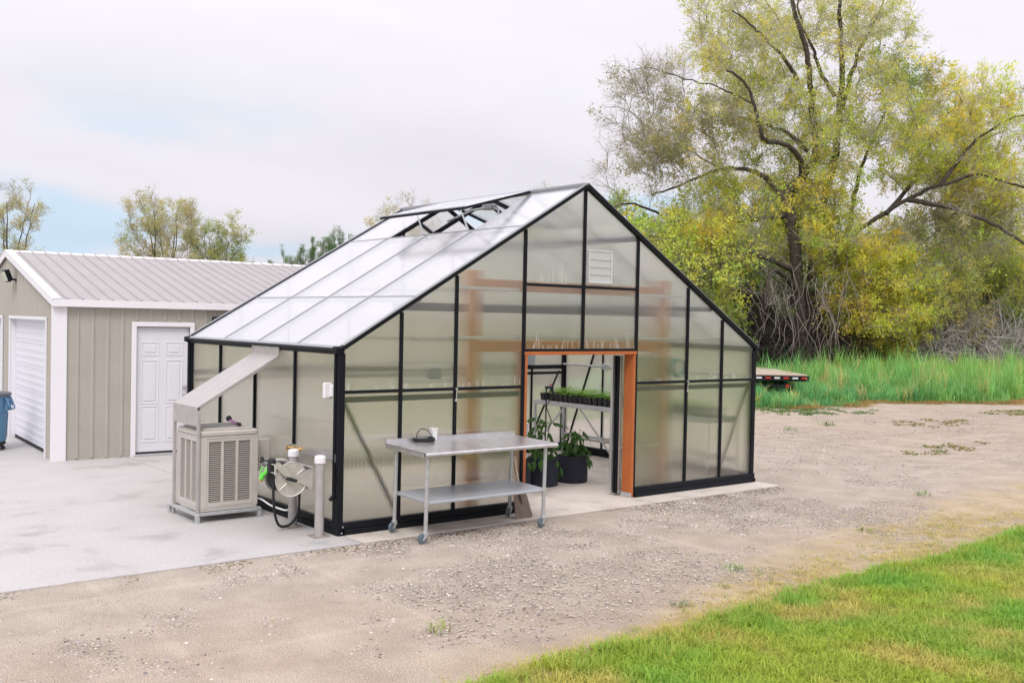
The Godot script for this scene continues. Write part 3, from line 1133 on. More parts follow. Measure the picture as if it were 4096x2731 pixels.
	for c in 2:
		var cx := 1.62 + (0.19 if c == 1 else -0.19)
		for r in [[1.70, 0.2], [1.17, 0.68], [0.5, 0.56]]:
			var b := MB.new()
			var w := 0.26
			var hgt: float = r[1]
			for f in [[Vector3(0, hgt / 2, 0), Vector3(w, 0.02, 0.012)], [Vector3(0, -hgt / 2, 0), Vector3(w, 0.02, 0.012)], [Vector3(w / 2, 0, 0), Vector3(0.02, hgt + 0.02, 0.0124)], [Vector3(-w / 2, 0, 0), Vector3(0.02, hgt + 0.02, 0.0124)]]:
				b.cbox(f[0], f[1], 0.005)
			b.cbox(Vector3.ZERO, Vector3(w - 0.08, hgt - 0.08, 0.014), 0.006)
			part(door, "door_panel", b, M.door_paint, Vector3(cx, r[0], -0.028))
	var sw := MB.new()
	sw.box(Vector3(1.62, 0.045, -0.045), Vector3(0.86, 0.03, 0.05))
	part(door, "door_sweep", sw, M.rubber)
	for y in [1.08, 0.945]:
		var b := MB.new()
		b.lathe([Vector2(0, 0), Vector2(0.035, 0), Vector2(0.035, 0.008), Vector2(0.014, 0.014), Vector2(0.014, 0.04), Vector2(0.03, 0.05), Vector2(0.028, 0.07), Vector2(0, 0.075)], 14, Vector3(1.98, y, -0.03), Basis(Vector3.RIGHT, PI / 2))
		part(door, "door_knob", b, M.aluminium)
	for f in [[Vector3(1.165, 1.06, 0.02), Vector3(0.075, 2.13, 0.03)], [Vector3(2.085, 1.06, 0.02), Vector3(0.075, 2.13, 0.03)], [Vector3(1.625, 2.088, 0.022), Vector3(0.995, 0.075, 0.03)]]:
		var b := MB.new()
		b.cbox(f[0], f[1], 0.006)
		part(g, "door_casing", b, M.white_trim)
	var sb := MB.new()
	sb.cbox(Vector3(1.62, 0.015, 0.0), Vector3(0.9, 0.03, 0.14), 0.004)
	part(g, "door_sill", sb, M.aluminium)
	# two overhead doors set back in the gable
	for d in doors:
		var wd: float = d[1] - d[0]
		var zc: float = -(d[0] + d[1]) / 2
		var od := MB.new()
		od.box(Vector3(0.1, 0.03, zc), Vector3(0.04, 0.05, wd))
		var oh := part(g, "overhead_door", od, M.rubber)
		for r in 5:
			var b := MB.new()
			b.cbox(Vector3(0.1, 0.06 + 0.205 + 0.413 * r, zc), Vector3(0.04, 0.41, wd), 0.006)
			for k in 3:
				b.cbox(Vector3(0.079, 0.06 + 0.09 + 0.115 * k + 0.413 * r, zc), Vector3(0.008, 0.05, wd - 0.06), 0.003)
			part(oh, "door_section", b, M.white_paint)
		for f in [[Vector3(-0.022, dh / 2, -d[0] - 0.01), Vector3(0.02, dh, 0.05)], [Vector3(-0.022, dh / 2, -d[1] + 0.01), Vector3(0.02, dh, 0.05)], [Vector3(-0.024, dh + 0.022, zc), Vector3(0.024, 0.05, wd + 0.03)], [Vector3(0.035, dh / 2, -d[1] + 0.012), Vector3(0.1, dh, 0.02)], [Vector3(0.035, dh / 2, -d[0] - 0.012), Vector3(0.1, dh, 0.02)], [Vector3(0.035, dh - 0.008, zc), Vector3(0.1, 0.014, wd - 0.05)]]:
			var b := MB.new()
			b.box(f[0], f[1])
			part(g, "door_casing", b, M.white_trim)
	# flood lights
	flood(g, Transform3D(Basis(Vector3.UP, -PI / 2).rotated(Vector3(0, 0, 1), 0.35), Vector3(-0.16, 2.86, -3.0)))
	flood(g, Transform3D(Basis(Vector3.RIGHT, 0.35), Vector3(2.5, 2.12, 0.16)))


func rib(root: Node3D, a: Vector3, e: Vector3, nn: Vector3, called := "wall_rib", m: Material = null, hgt := 0.018) -> void:   # a trapezoid rib along a sheet
	var d := (e - a).normalized()
	var s := d.cross(nn).normalized()
	var b := MB.new()
	var q := [a + s * 0.028, a + s * 0.012 + nn * hgt, a - s * 0.012 + nn * hgt, a - s * 0.028]
	var w := e - a
	b.face([q[0], q[1], q[1] + w, q[0] + w])
	b.face([q[1], q[2], q[2] + w, q[1] + w])
	b.face([q[2], q[3], q[3] + w, q[2] + w])
	b.face([q[3], q[2], q[1], q[0]])
	b.face([q[0] + w, q[1] + w, q[2] + w, q[3] + w])
	part(root, called, b, m if m else M.siding)


func flood(root: Node3D, x: Transform3D) -> void:
	var b := MB.new()
	b.cbox(x * Vector3(0, 0, 0), Vector3(0.3, 0.22, 0.05), 0.012, x.basis)
	for k in 9:
		b.box(x * Vector3(-0.12 + 0.03 * k, 0, -0.04), Vector3(0.008, 0.2, 0.04), x.basis)
	b.bar(x * Vector3(0, -0.05, -0.03), x * Vector3(0, -0.12, -0.13), 0.04, 0.03)
	var f := part(root, "flood_light", b, M.black_metal)
	var l := MB.new()
	l.box(x * Vector3(0, 0, 0.026), Vector3(0.25, 0.17, 0.006), x.basis)
	part(f, "lens", l, M.lens)


# ---------------------------------------------------------------- things around and inside the greenhouse
func arc(c: Vector3, u: Vector3, w: Vector3, r: float, a0: float, a1: float, k: int) -> PackedVector3Array:
	var p := PackedVector3Array()
	for i in k + 1:
		var a := lerpf(a0, a1, float(i) / k)
		p.append(c + (u * cos(a) + w * sin(a)) * r)
	return p


func even(r: float, k: int) -> PackedFloat32Array:
	var a := PackedFloat32Array()
	a.resize(k)
	a.fill(r)
	return a


func smooth_path(p: Array, k := 6) -> PackedVector3Array:
	var out := PackedVector3Array()
	for i in p.size() - 1:
		var a: Vector3 = p[maxi(i - 1, 0)]
		var b: Vector3 = p[i]
		var c: Vector3 = p[i + 1]
		var d: Vector3 = p[mini(i + 2, p.size() - 1)]
		for j in k:
			out.append(b.cubic_interpolate(c, a, d, float(j) / k))
	out.append(p[-1])
	return out


func build_cooler() -> void:
	var st := thing("cooler_stand", "low galvanised stand with two tall posts under the evaporative cooler", "stand", Vector3(-0.61, 0, -1.75))
	var f := MB.new()
	for s in [[Vector3(-0.37, 0.09, 0.37), Vector3(0.36, 0.09, 0.37)], [Vector3(-0.37, 0.09, -0.42), Vector3(0.36, 0.09, -0.42)], [Vector3(-0.36, 0.09, 0.37), Vector3(-0.36, 0.09, -0.42)], [Vector3(0.36, 0.09, 0.37), Vector3(0.36, 0.09, -0.42)]]:
		f.bar(s[0], s[1], 0.045, 0.035, Vector3.UP, 0.004)
	part(st, "tray_frame", f, M.galvanised)
	for s in [Vector3(-0.36, 0, 0.38), Vector3(0.36, 0, 0.37), Vector3(-0.36, 0, -0.44), Vector3(0.36, 0, -0.42)]:
		var b := MB.new()
		b.cbox(s + Vector3(0, 0.05, 0), Vector3(0.045, 0.1, 0.045), 0.006)
		b.box(s + Vector3(0, 0.004, 0), Vector3(0.07, 0.008, 0.07))
		part(st, "foot", b, M.galvanised)
	for z in [0.375, -0.33]:
		var b := MB.new()
		b.cbox(Vector3(-0.358, 0.6, z), Vector3(0.034, 1.2, 0.034), 0.004)
		part(st, "post", b, M.pale_metal)
	# sloping sheet-metal hood from the posts to the wall
	var hood := thing("sheet_metal_hood", "sloping grey sheet metal hood running from cooler posts up to greenhouse side wall", "hood", Vector3(-0.98, 1.05, -1.74))
	var prof := [Vector2(0, 0), Vector2(0, 0.205), Vector2(0.945, 0.765), Vector2(0.945, 0.86)]
	var b := MB.new()
	for i in 3:
		var a: Vector2 = prof[i]
		var e: Vector2 = prof[i + 1]
		var nn := Vector3(-(e.y - a.y), e.x - a.x, 0).normalized()
		b.bar(Vector3(a.x, a.y, 0), Vector3(e.x, e.y, 0), 0.72, 0.006, nn)
	for z in [0.36, -0.36]:
		b.bar(Vector3(0.0, 0.19, z), Vector3(0.945, 0.75, z), 0.004, 0.034, Vector3(-0.5, 0.86, 0))
		b.bar(Vector3(0.015, 0.0, z), Vector3(0.015, 0.2, z), 0.034, 0.004, Vector3(0, 0, 1))
		b.bar(Vector3(0.95, 0.76, z), Vector3(0.95, 0.86, z), 0.03, 0.004, Vector3(0, 0, 1))
	part(hood, "folded_sheet", b, M.pale_metal)
	# the cooler itself
	var c := thing("evaporative_cooler", "boxy beige evaporative cooler with slatted intake panels beside the greenhouse", "cooler", Vector3(-0.61, 0.11, -1.72))
	var w := 0.67
	var d := 0.70
	var h := 0.88
	var bd := MB.new()
	bd.cbox(Vector3(0, h / 2, 0), Vector3(w - 0.05, h - 0.01, d - 0.05), 0.01)
	part(c, "cabinet", bd, M.cooler_dark)
	var tp := MB.new()
	tp.cbox(Vector3(0, h - 0.03, 0), Vector3(w, 0.07, d), 0.02)
	tp.cbox(Vector3(0, h + 0.012, 0), Vector3(w - 0.1, 0.02, d - 0.1), 0.009)
	part(c, "top_cover", tp, M.cooler)
	var bs := MB.new()
	bs.cbox(Vector3(0, 0.025, 0), Vector3(w - 0.01, 0.05, d - 0.01), 0.01)
	part(c, "base_pan", bs, M.cooler)
	var slat := MB.new()
	slat.box(Vector3.ZERO, Vector3(0.134, 0.003, 0.013), Basis(Vector3.RIGHT, 0.5))
	var sm := slat.mesh(M.cooler)
	for face in 4:
		var wd: float = w if face % 2 == 0 else d
		var off: float = d / 2 if face % 2 == 0 else w / 2
		var bas := Basis(Vector3.UP, -PI / 2 * face)
		var p := MB.new()
		var cols := [-0.169, 0.0, 0.169]
		var cw := 0.138
		var lo := 0.1
		var hi := 0.765
		var hw := wd / 2 - 0.006
		for q in [[-hw, cols[0] - cw / 2, 0.04, h - 0.06], [cols[0] + cw / 2, cols[1] - cw / 2, lo, hi], [cols[1] + cw / 2, cols[2] - cw / 2, lo, hi], [cols[2] + cw / 2, hw, 0.04, h - 0.06], [cols[0] - cw / 2, cols[2] + cw / 2, 0.04, lo], [cols[0] - cw / 2, cols[2] + cw / 2, hi, h - 0.06]]:
			p.box(Vector3((q[0] + q[1]) / 2, (q[2] + q[3]) / 2, off - 0.008), Vector3(q[1] - q[0], q[3] - q[2], 0.016))
		for q in [[Vector3(-0.265, 0.435, off + 0.002), Vector3(0.008, 0.74, 0.006)], [Vector3(0.265, 0.435, off + 0.002), Vector3(0.008, 0.74, 0.006)], [Vector3(0, 0.805, off + 0.002), Vector3(0.538, 0.008, 0.006)], [Vector3(0, 0.065, off + 0.002), Vector3(0.538, 0.008, 0.006)]]:
			p.cbox(q[0], q[1], 0.002)
		var pl := part(c, "intake_panel", p, M.cooler, Vector3.ZERO, bas)
		if face == 0 or face == 1:
			for cx in cols:
				for k in 32:
					part(pl, "slat", sm, null, Vector3(cx, lo + 0.012 + 0.0207 * k, off - 0.012))
	var ob := MB.new()
	ob.cbox(Vector3(0.445, 0.56, -0.06), Vector3(0.26, 0.36, 0.4), 0.01)
	part(c, "outlet_duct", ob, M.cooler)
	# watering wand on top
	var wand := thing("watering_wand", "pink watering wand with black ends lying on top of the beige cooler", "wand", Vector3(-0.38, 1.035, -1.79), -0.2)
	var r := MB.new()
	r.rod(Vector3(0, 0, -0.26), Vector3(0.0, 0, 0.2), 0.012, 10)
	part(wand, "tube", r, M.pink)
	var hd := MB.new()
	hd.lathe([Vector2(0, 0), Vector2(0.03, 0), Vector2(0.034, 0.02), Vector2(0.028, 0.06), Vector2(0.014, 0.1), Vector2(0, 0.1)], 14, Vector3(0, 0.012, -0.34), Basis(Vector3.RIGHT, PI / 2))
	part(wand, "spray_head", hd, M.rubber)
	var ha := MB.new()
	ha.lathe([Vector2(0, 0), Vector2(0.015, 0), Vector2(0.018, 0.05), Vector2(0.014, 0.07), Vector2(0.02, 0.08), Vector2(0.02, 0.12), Vector2(0, 0.12)], 12, Vector3(0, 0, 0.16), Basis(Vector3.RIGHT, PI / 2))
	part(wand, "grip", ha, M.rubber)


func build_reel() -> void:
	for k in 2:
		var label: String = ["capped steel pipe post beside the near corner of the greenhouse", "capped steel pipe post behind the hose reel"][k]
		var p := thing("pipe_post", label, "post", Vector3(-0.182, 0, -0.082 if k == 0 else -0.687), 0.0, "posts that carry the hose reel")
		var b := MB.new()
		b.rod(Vector3(0, 0.008, 0), Vector3(0, 0.77, 0), 0.048, 24)
		part(p, "pipe", b, M.pale_metal)
		var c := MB.new()
		c.lathe([Vector2(0.056, 0.755), Vector2(0.059, 0.76), Vector2(0.059, 0.815), Vector2(0.05, 0.832), Vector2(0.03, 0.838), Vector2(0, 0.84)], 24)
		part(p, "cap", c, M.white_trim)
		var pl := MB.new()
		pl.cbox(Vector3(0, 0.005, 0), Vector3(0.18, 0.01, 0.18), 0.003)
		part(p, "base_plate", pl, M.rusty)
	var r := thing("hose_reel", "stainless steel hose reel wound with black hose between two pipe posts", "hose reel", Vector3(-0.43, 0.59, -0.37))
	# local: axis along z
	var plate := MB.new()
	plate.cbox(Vector3(0.195, 0.0, 0.0), Vector3(0.014, 0.24, 0.46), 0.003)
	plate.cbox(Vector3(0.185, 0.12, 0.0), Vector3(0.03, 0.014, 0.46), 0.003)
	part(r, "mount_plate", plate, M.steel)
	for s in [1.0, -1.0]:
		var z: float = 0.14 * s
		var disc := MB.new()
		disc.lathe([Vector2(0, -0.004), Vector2(0.172, -0.004), Vector2(0.182, 0.004), Vector2(0.178, 0.01), Vector2(0.168, 0.004), Vector2(0.03, 0.004), Vector2(0, 0.004)], 40, Vector3(0, 0, z), Basis(Vector3.RIGHT, PI / 2 * s))
		for k in 10:
			var a := TAU * k / 10
			disc.bar(Vector3(cos(a) * 0.07, sin(a) * 0.07, z + 0.006 * s), Vector3(cos(a) * 0.165, sin(a) * 0.165, z + 0.006 * s), 0.006, 0.006, Vector3(0, 0, 1), 0.002)
		part(r, "disc", disc, M.steel)
		var arm := MB.new()
		arm.prism(PackedVector2Array([Vector2(-0.055, -0.01), Vector2(-0.03, -0.045), Vector2(0.02, -0.05), Vector2(0.09, -0.045), Vector2(0.19, -0.1), Vector2(0.19, 0.1), Vector2(0.09, 0.045), Vector2(0.02, 0.05), Vector2(-0.03, 0.045)]), 0.006, Transform3D(Basis.IDENTITY, Vector3(0, 0, z + (0.016 if s > 0 else -0.022))))
		for y in [-0.02, 0.0, 0.02]:
			arm.cbox(Vector3(0.06, y, z + 0.022 * s), Vector3(0.07, 0.006, 0.004), 0.002)
		part(r, "side_arm", arm, M.steel)
		var ga := MB.new()
		var gt := Transform3D(Basis(Vector3(0, 0, 1), 2.36), Vector3(0, 0, z + 0.022 * s))
		ga.prism(PackedVector2Array([Vector2(0, -0.035), Vector2(0.23, -0.03), Vector2(0.255, -0.01), Vector2(0.255, 0.02), Vector2(0.235, 0.035), Vector2(0, 0.035)]), 0.005, gt)
		part(r, "guide_arm", ga, M.steel)
	var hose := MB.new()
	for layer in 5:
		var rr := 0.075 + 0.017 * layer
		for k in 14:
			var z := -0.118 + 0.0175 * k + (0.008 if layer % 2 else 0.0)
			if layer < 4 and k > 0 and k < 13:
				continue
			hose.tube(arc(Vector3(0, 0, z), Vector3.RIGHT, Vector3.UP, rr, 0, TAU, 28), even(0.0095, 29), 7, false)
	part(r, "wound_hose", hose, M.rubber)
	var loop := MB.new()
	var lp := smooth_path([Vector3(-0.14, -0.03, 0.02), Vector3(-0.13, -0.2, 0.0), Vector3(-0.06, -0.40, -0.1), Vector3(0.03, -0.53, -0.2), Vector3(0.12, -0.565, -0.235), Vector3(0.19, -0.52, -0.2), Vector3(0.215, -0.40, -0.12), Vector3(0.20, -0.2, -0.07), Vector3(0.19, -0.05, -0.04)], 6)
	loop.tube(lp, even(0.014, lp.size()), 10)
	part(r, "hanging_hose", loop, M.rubber)
	var guide := MB.new()
	for y in [0.075, 0.16]:
		guide.rod(Vector3(-0.185, y, 0.16), Vector3(-0.185, y, -0.17), 0.007, 8)
	guide.rod(Vector3(-0.185, 0.075, -0.16), Vector3(-0.185, 0.16, -0.16), 0.006, 8)
	guide.rod(Vector3(-0.185, 0.06, 0.155), Vector3(-0.185, 0.17, 0.155), 0.012, 8)
	part(r, "guide_frame", guide, M.steel)
	var gb := MB.new()
	gb.cbox(Vector3(-0.185, 0.118, 0.03), Vector3(0.05, 0.12, 0.06), 0.012)
	gb.cbox(Vector3(-0.17, 0.19, 0.04), Vector3(0.06, 0.05, 0.09), 0.014)
	gb.rod(Vector3(-0.19, 0.155, -0.14), Vector3(-0.19, 0.21, -0.16), 0.03, 10, 0.012)
	gb.rod(Vector3(-0.18, 0.165, -0.13), Vector3(-0.16, 0.18, 0.02), 0.014, 8)
	part(r, "guide_block", gb, M.rubber)
	var cr := MB.new()
	cr.bar(Vector3(0, 0, 0.175), Vector3(-0.05, 0.02, 0.185), 0.03, 0.01, Vector3(0, 0, 1), 0.003)
	cr.rod(Vector3(0.03, -0.012, 0.20), Vector3(-0.08, 0.022, 0.2), 0.017, 12)
	part(r, "crank_grip", cr, M.rubber)
	var cb := MB.new()
	cb.rod(Vector3(0.03, -0.012, 0.2), Vector3(0.037, -0.014, 0.2), 0.014, 12)
	part(r, "brass_hub", cb, M.brass)
	var nz := thing("hose_nozzle", "bright green spray nozzle hanging from the hose reel", "nozzle", Vector3(-0.66, 0.64, -0.42))
	nz.scale = Vector3.ONE * 0.8
	var nb := MB.new()
	nb.tube(PackedVector3Array([Vector3(-0.02, -0.07, 0), Vector3(0.0, -0.02, 0), Vector3(0.05, 0.04, 0.04), Vector3(0.07, 0.06, 0.06)]), PackedFloat32Array([0.034, 0.03, 0.024, 0.015]), 12)
	part(nz, "body", nb, M.lime)
	var nt := MB.new()
	var np := smooth_path([Vector3(-0.02, -0.03, 0.01), Vector3(-0.03, 0.03, 0), Vector3(0.0, 0.08, 0.0), Vector3(0.05, 0.06, 0.04)], 4)
	nt.tube(np, even(0.008, np.size()), 8)
	part(nz, "trigger", nt, M.lime)
	var nr := MB.new()
	nr.rod(Vector3(-0.02, -0.07, 0), Vector3(-0.012, -0.1, 0.005), 0.02, 12)
	part(nz, "tip", nr, M.brass)
	var ln := thing("water_line", "pale water line with brass end running from cooler along the greenhouse base", "hose", Vector3(-0.2, 0, -1.2))
	var lb := MB.new()
	var q := smooth_path([Vector3(-0.15, 0.2, -0.4), Vector3(-0.02, 0.19, -0.25), Vector3(0.05, 0.13, -0.1), Vector3(0.12, 0.10, 0.1), Vector3(0.13, 0.12, 0.2)], 5)
	lb.tube(q, even(0.01, q.size()), 8)
	part(ln, "tube", lb, M.white_trim)
	var le := MB.new()
	le.rod(Vector3(0.13, 0.12, 0.2), Vector3(0.135, 0.125, 0.25), 0.014, 10)
	part(ln, "brass_end", le, M.brass)


func caster(root: Node3D, at: Vector3, yaw: float, wheel: Material) -> void:   # at: where the leg ends, above the wheel
	var b := MB.new()
	var bs := Basis(Vector3.UP, yaw)
	b.lathe([Vector2(0, 0.09), Vector2(0.03, 0.09), Vector2(0.03, 0.115), Vector2(0.022, 0.12), Vector2(0, 0.12)], 14)
	for s in [1.0, -1.0]:
		b.prism(PackedVector2Array([Vector2(-0.02, 0.092), Vector2(0.03, 0.092), Vector2(-0.024, 0.035), Vector2(-0.045, 0.035)]), 0.004, Transform3D(Basis.IDENTITY, Vector3(0, 0, 0.022 * s - 0.002)))
	b.rod(Vector3(-0.035, 0.05, 0.026), Vector3(-0.035, 0.05, -0.026), 0.007, 8)
	var c := part(root, "caster", b, M.galvanised, at, bs)
	var w := MB.new()
	w.lathe([Vector2(0.012, -0.016), Vector2(0.034, -0.013), Vector2(0.038, -0.016), Vector2(0.05, -0.012), Vector2(0.052, 0), Vector2(0.05, 0.012), Vector2(0.038, 0.016), Vector2(0.034, 0.013), Vector2(0.012, 0.016)], 24, Vector3(-0.035, 0.052, 0), Basis(Vector3.RIGHT, PI / 2))
	part(c, "wheel", w, wheel)


func build_table() -> void:
	var t := thing("work_table", "stainless steel work table on casters with lower shelf, in front of the greenhouse", "table", Vector3(1.375, 0.0, 0.46))
	t.rotation.x = 0.024
	var top := MB.new()
	var w := 1.75
	var z0 := -0.40
	var z1 := 0.36
	top.box(Vector3(0, 0.925, (z0 + z1) / 2), Vector3(w, 0.004, z1 - z0))
	top.box(Vector3(0, 0.9, (z0 + z1) / 2), Vector3(w - 0.1, 0.046, z1 - z0 - 0.12))
	for s in [1.0, -1.0]:
		top.box(Vector3(s * (w / 2 - 0.004), 0.902, (z0 + z1) / 2), Vector3(0.008, 0.05, z1 - z0))
	top.box(Vector3(0, 0.948, z0 + 0.006), Vector3(w, 0.046, 0.012))
	top.box(Vector3(0, 0.965, z0 - 0.006), Vector3(w, 0.012, 0.03))
	top.rod(Vector3(-w / 2, 0.906, z1), Vector3(w / 2, 0.906, z1), 0.022, 14)
	part(t, "table_top", top, M.stainless)
	var sh := MB.new()
	sh.cbox(Vector3(0, 0.405, -0.01), Vector3(1.58, 0.03, 0.66), 0.006)
	part(t, "shelf", sh, M.shelf_metal)
	for s in [[-0.80, -0.30, 0.35], [-0.81, 0.31, -0.1], [0.76, -0.30, 0.5], [0.75, 0.31, 0.2]]:
		var b := MB.new()
		b.rod(Vector3(s[0], 0.11, s[1]), Vector3(s[0], 0.9, s[1]), 0.0205, 16)
		part(t, "leg", b, M.galvanised)
		var c := MB.new()
		c.rod(Vector3(s[0], 0.375, s[1]), Vector3(s[0], 0.435, s[1]), 0.026, 16)
		part(t, "shelf_collar", c, M.aluminium)
		caster(t, Vector3(s[0], 0.0, s[1]), s[2], M.wheel_grey)
	var coil := thing("cable_coil", "coil of black cable lying on the work table beside the cup", "cable", Vector3(0.94, 0.937, 0.15))
	var b := MB.new()
	rng.seed = 77
	for k in 7:
		var rr := 0.085 + 0.03 * rng.randf()
		var o := Vector3(rng.randf_range(-0.012, 0.012), 0.006 + 0.006 * k, rng.randf_range(-0.012, 0.012))
		var tilt := Basis(Vector3(rng.randf() - 0.5, 0, rng.randf() - 0.5).normalized(), 0.06 * rng.randf())
		b.tube(arc(o, tilt * Vector3.RIGHT, tilt * Vector3.BACK, rr, 0, TAU * 0.98, 26), even(0.0055, 27), 6)
	var lp := smooth_path([Vector3(-0.09, 0.03, 0.0), Vector3(-0.075, 0.09, -0.02), Vector3(-0.02, 0.135, -0.03), Vector3(0.05, 0.12, -0.02), Vector3(0.095, 0.06, 0.01), Vector3(0.1, 0.02, 0.03)], 6)
	b.tube(lp, even(0.005, lp.size()), 6)
	part(coil, "cable", b, M.rubber)
	var cup := thing("plastic_cup", "white plastic cup with blue-grey print on the work table", "cup", Vector3(1.10, 0.938, 0.10))
	var cb := MB.new()
	cb.lathe([Vector2(0, 0.002), Vector2(0.036, 0.0), Vector2(0.047, 0.125), Vector2(0.051, 0.127), Vector2(0.051, 0.135), Vector2(0.046, 0.135), Vector2(0.034, 0.006), Vector2(0, 0.006)], 24)
	part(cup, "wall", cb, M.cup)
	var sv := thing("shovel", "worn flat shovel leaning on the wooden door jamb behind the table", "shovel", Vector3(2.30, 0, 0.32))
	# blade stands on the slab, handle leans back to the jamb
	var lean := Basis(Vector3.RIGHT, -0.34) * Basis(Vector3(0, 0, 1), 0.0)
	var bl := MB.new()
	bl.prism(PackedVector2Array([Vector2(-0.125, 0.015), Vector2(-0.11, 0.0), Vector2(0.11, 0.0), Vector2(0.125, 0.015), Vector2(0.095, 0.27), Vector2(0.07, 0.30), Vector2(-0.07, 0.30), Vector2(-0.095, 0.27)]), 0.004, Transform3D(lean, Vector3(-0.07, 0, 0)))
	bl.tube(PackedVector3Array([Vector3(-0.07, 0, 0) + lean * Vector3(0, 0.16, 0.004), Vector3(-0.07, 0, 0) + lean * Vector3(0, 0.28, 0.012), Vector3(-0.07, 0, 0) + lean * Vector3(0, 0.42, 0.012)]), PackedFloat32Array([0.008, 0.024, 0.02]), 10)
	part(sv, "blade", bl, M.shovel_steel)
	var hn := MB.new()
	var h0 := Vector3(-0.07, 0, 0) + lean * Vector3(0, 0.38, 0.012)
	hn.rod(h0, h0 + lean * Vector3(0, 0.34, 0), 0.017, 12)
	part(sv, "handle", hn, M.pale_wood)
	var gr := MB.new()
	gr.rod(h0 + lean * Vector3(0, 0.34, 0), h0 + lean * Vector3(0, 0.46, 0), 0.018, 12)
	gr.bar(h0 + lean * Vector3(-0.06, 0.46, 0), h0 + lean * Vector3(0.06, 0.46, 0), 0.024, 0.024, Vector3.UP, 0.006)
	part(sv, "grip", gr, M.shovel_steel)


func build_bin() -> void:
	var t := thing("rubbish_bin", "blue round rubbish bin on a black wheeled dolly outside the garage door", "bin", Vector3(-1.53, 0, -8.83))
	var b := MB.new()
	b.lathe([Vector2(0, 0.13), Vector2(0.23, 0.13), Vector2(0.245, 0.145), Vector2(0.275, 0.62), Vector2(0.285, 0.63), Vector2(0.30, 0.86), Vector2(0.31, 0.87), Vector2(0.31, 0.89), Vector2(0.28, 0.89), Vector2(0.235, 0.16), Vector2(0, 0.15)], 36)
	for k in 8:
		var a := TAU * (k + 0.3) / 8
		var d := Vector3(cos(a), 0, sin(a))
		b.bar(d * 0.25 + Vector3(0, 0.16, 0), d * 0.278 + Vector3(0, 0.6, 0), 0.02, 0.012, d)
	part(t, "drum", b, M.bin_blue)
	var r := MB.new()
	r.lathe([Vector2(0.3, 0.875), Vector2(0.325, 0.88), Vector2(0.33, 0.92), Vector2(0.31, 0.935), Vector2(0.15, 0.95), Vector2(0, 0.955)], 36)
	part(t, "lid", r, M.bin_lid)
	for a in [0.66, 0.66 + PI]:
		var h := MB.new()
		var d := Vector3(cos(a), 0, sin(a))
		var s := Vector3(-sin(a), 0, cos(a))
		var p := smooth_path([d * 0.3 + s * 0.08 + Vector3(0, 0.86, 0), d * 0.33 + s * 0.07 + Vector3(0, 0.8, 0), d * 0.375 + s * 0.06 + Vector3(0, 0.69, 0), d * 0.375 - s * 0.06 + Vector3(0, 0.69, 0), d * 0.33 - s * 0.07 + Vector3(0, 0.8, 0), d * 0.3 - s * 0.08 + Vector3(0, 0.86, 0)], 4)
		h.tube(p, even(0.02, p.size()), 8)
		h.box(d * 0.305 + Vector3(0, 0.75, 0), Vector3(0.05, 0.2, 0.12), Basis(Vector3.UP, -a))
		var hp := part(t, "handle", h, M.bin_blue)
		var st := MB.new()
		st.box(d * 0.396 + Vector3(0, 0.70, 0) + s * 0.02, Vector3(0.004, 0.06, 0.045), Basis(Vector3.UP, -a))
		part(hp, "sticker", st, M.white_trim)
	var dl := MB.new()
	dl.lathe([Vector2(0, 0.09), Vector2(0.24, 0.09), Vector2(0.25, 0.1), Vector2(0.25, 0.13), Vector2(0, 0.13)], 28)
	part(t, "dolly", dl, M.rubber)
	for k in 4:
		var a := 0.6 + TAU * k / 4
		var c := MB.new()
		c.cbox(Vector3(0, 0.075, 0), Vector3(0.05, 0.04, 0.04), 0.006)
		c.lathe([Vector2(0, -0.014), Vector2(0.036, -0.014), Vector2(0.038, 0), Vector2(0.036, 0.014), Vector2(0, 0.014)], 16, Vector3(0.02, 0.038, 0), Basis(Vector3.RIGHT, PI / 2))
		part(t, "caster", c, M.caster_black, Vector3(cos(a) * 0.2, 0, sin(a) * 0.2))


# ---------------------------------------------------------------- inside the greenhouse
func build_bench(label: String, z: float, len: float) -> void:
	var t := thing("plant_bench", label, "bench", Vector3(6.29, 0, z), 0.0, "metal plant benches along the right wall")
	var y := 0.93
	var b := MB.new()
	for s in [[Vector3(-0.33, y - 0.035, len / 2), Vector3(-0.33, y - 0.035, -len / 2)], [Vector3(0.33, y - 0.035, len / 2), Vector3(0.33, y - 0.035, -len / 2)]]:
		b.bar(s[0], s[1], 0.03, 0.075, Vector3.UP, 0.004)
	for s in [len / 2, -len / 2]:
		b.bar(Vector3(-0.33, y - 0.035, s), Vector3(0.33, y - 0.035, s), 0.03, 0.07, Vector3.UP, 0.004)
	part(t, "frame", b, M.galvanised)
	var m := MB.new()
	for k in 18:
		m.box(Vector3(-0.32 + 0.0377 * k, y - 0.006, 0), Vector3(0.012, 0.008, len - 0.03))
	for k in 12:
		m.box(Vector3(0, y - 0.0145, -len / 2 + len * (k + 0.5) / 12), Vector3(0.64, 0.008, 0.012))
	part(t, "mesh_top", m, M.galvanised)
	for sx in [-0.32, 0.32]:
		for sz in [len / 2 - 0.04, -len / 2 + 0.04]:
			var l := MB.new()
			l.cbox(Vector3(sx, (y - 0.07) / 2, sz), Vector3(0.04, y - 0.07, 0.04), 0.004)
			l.box(Vector3(sx, 0.004, sz), Vector3(0.07, 0.008, 0.07))
			part(t, "leg", l, M.galvanised)
			if sx > 0:
				continue
			var br := MB.new()
			br.bar(Vector3(sx * 0.97, 0.2, sz - signf(sz) * 0.02), Vector3(sx * 0.97, y - 0.08, sz * 0.2), 0.01, 0.03, Vector3.UP)
			part(t, "brace", br, M.galvanised)


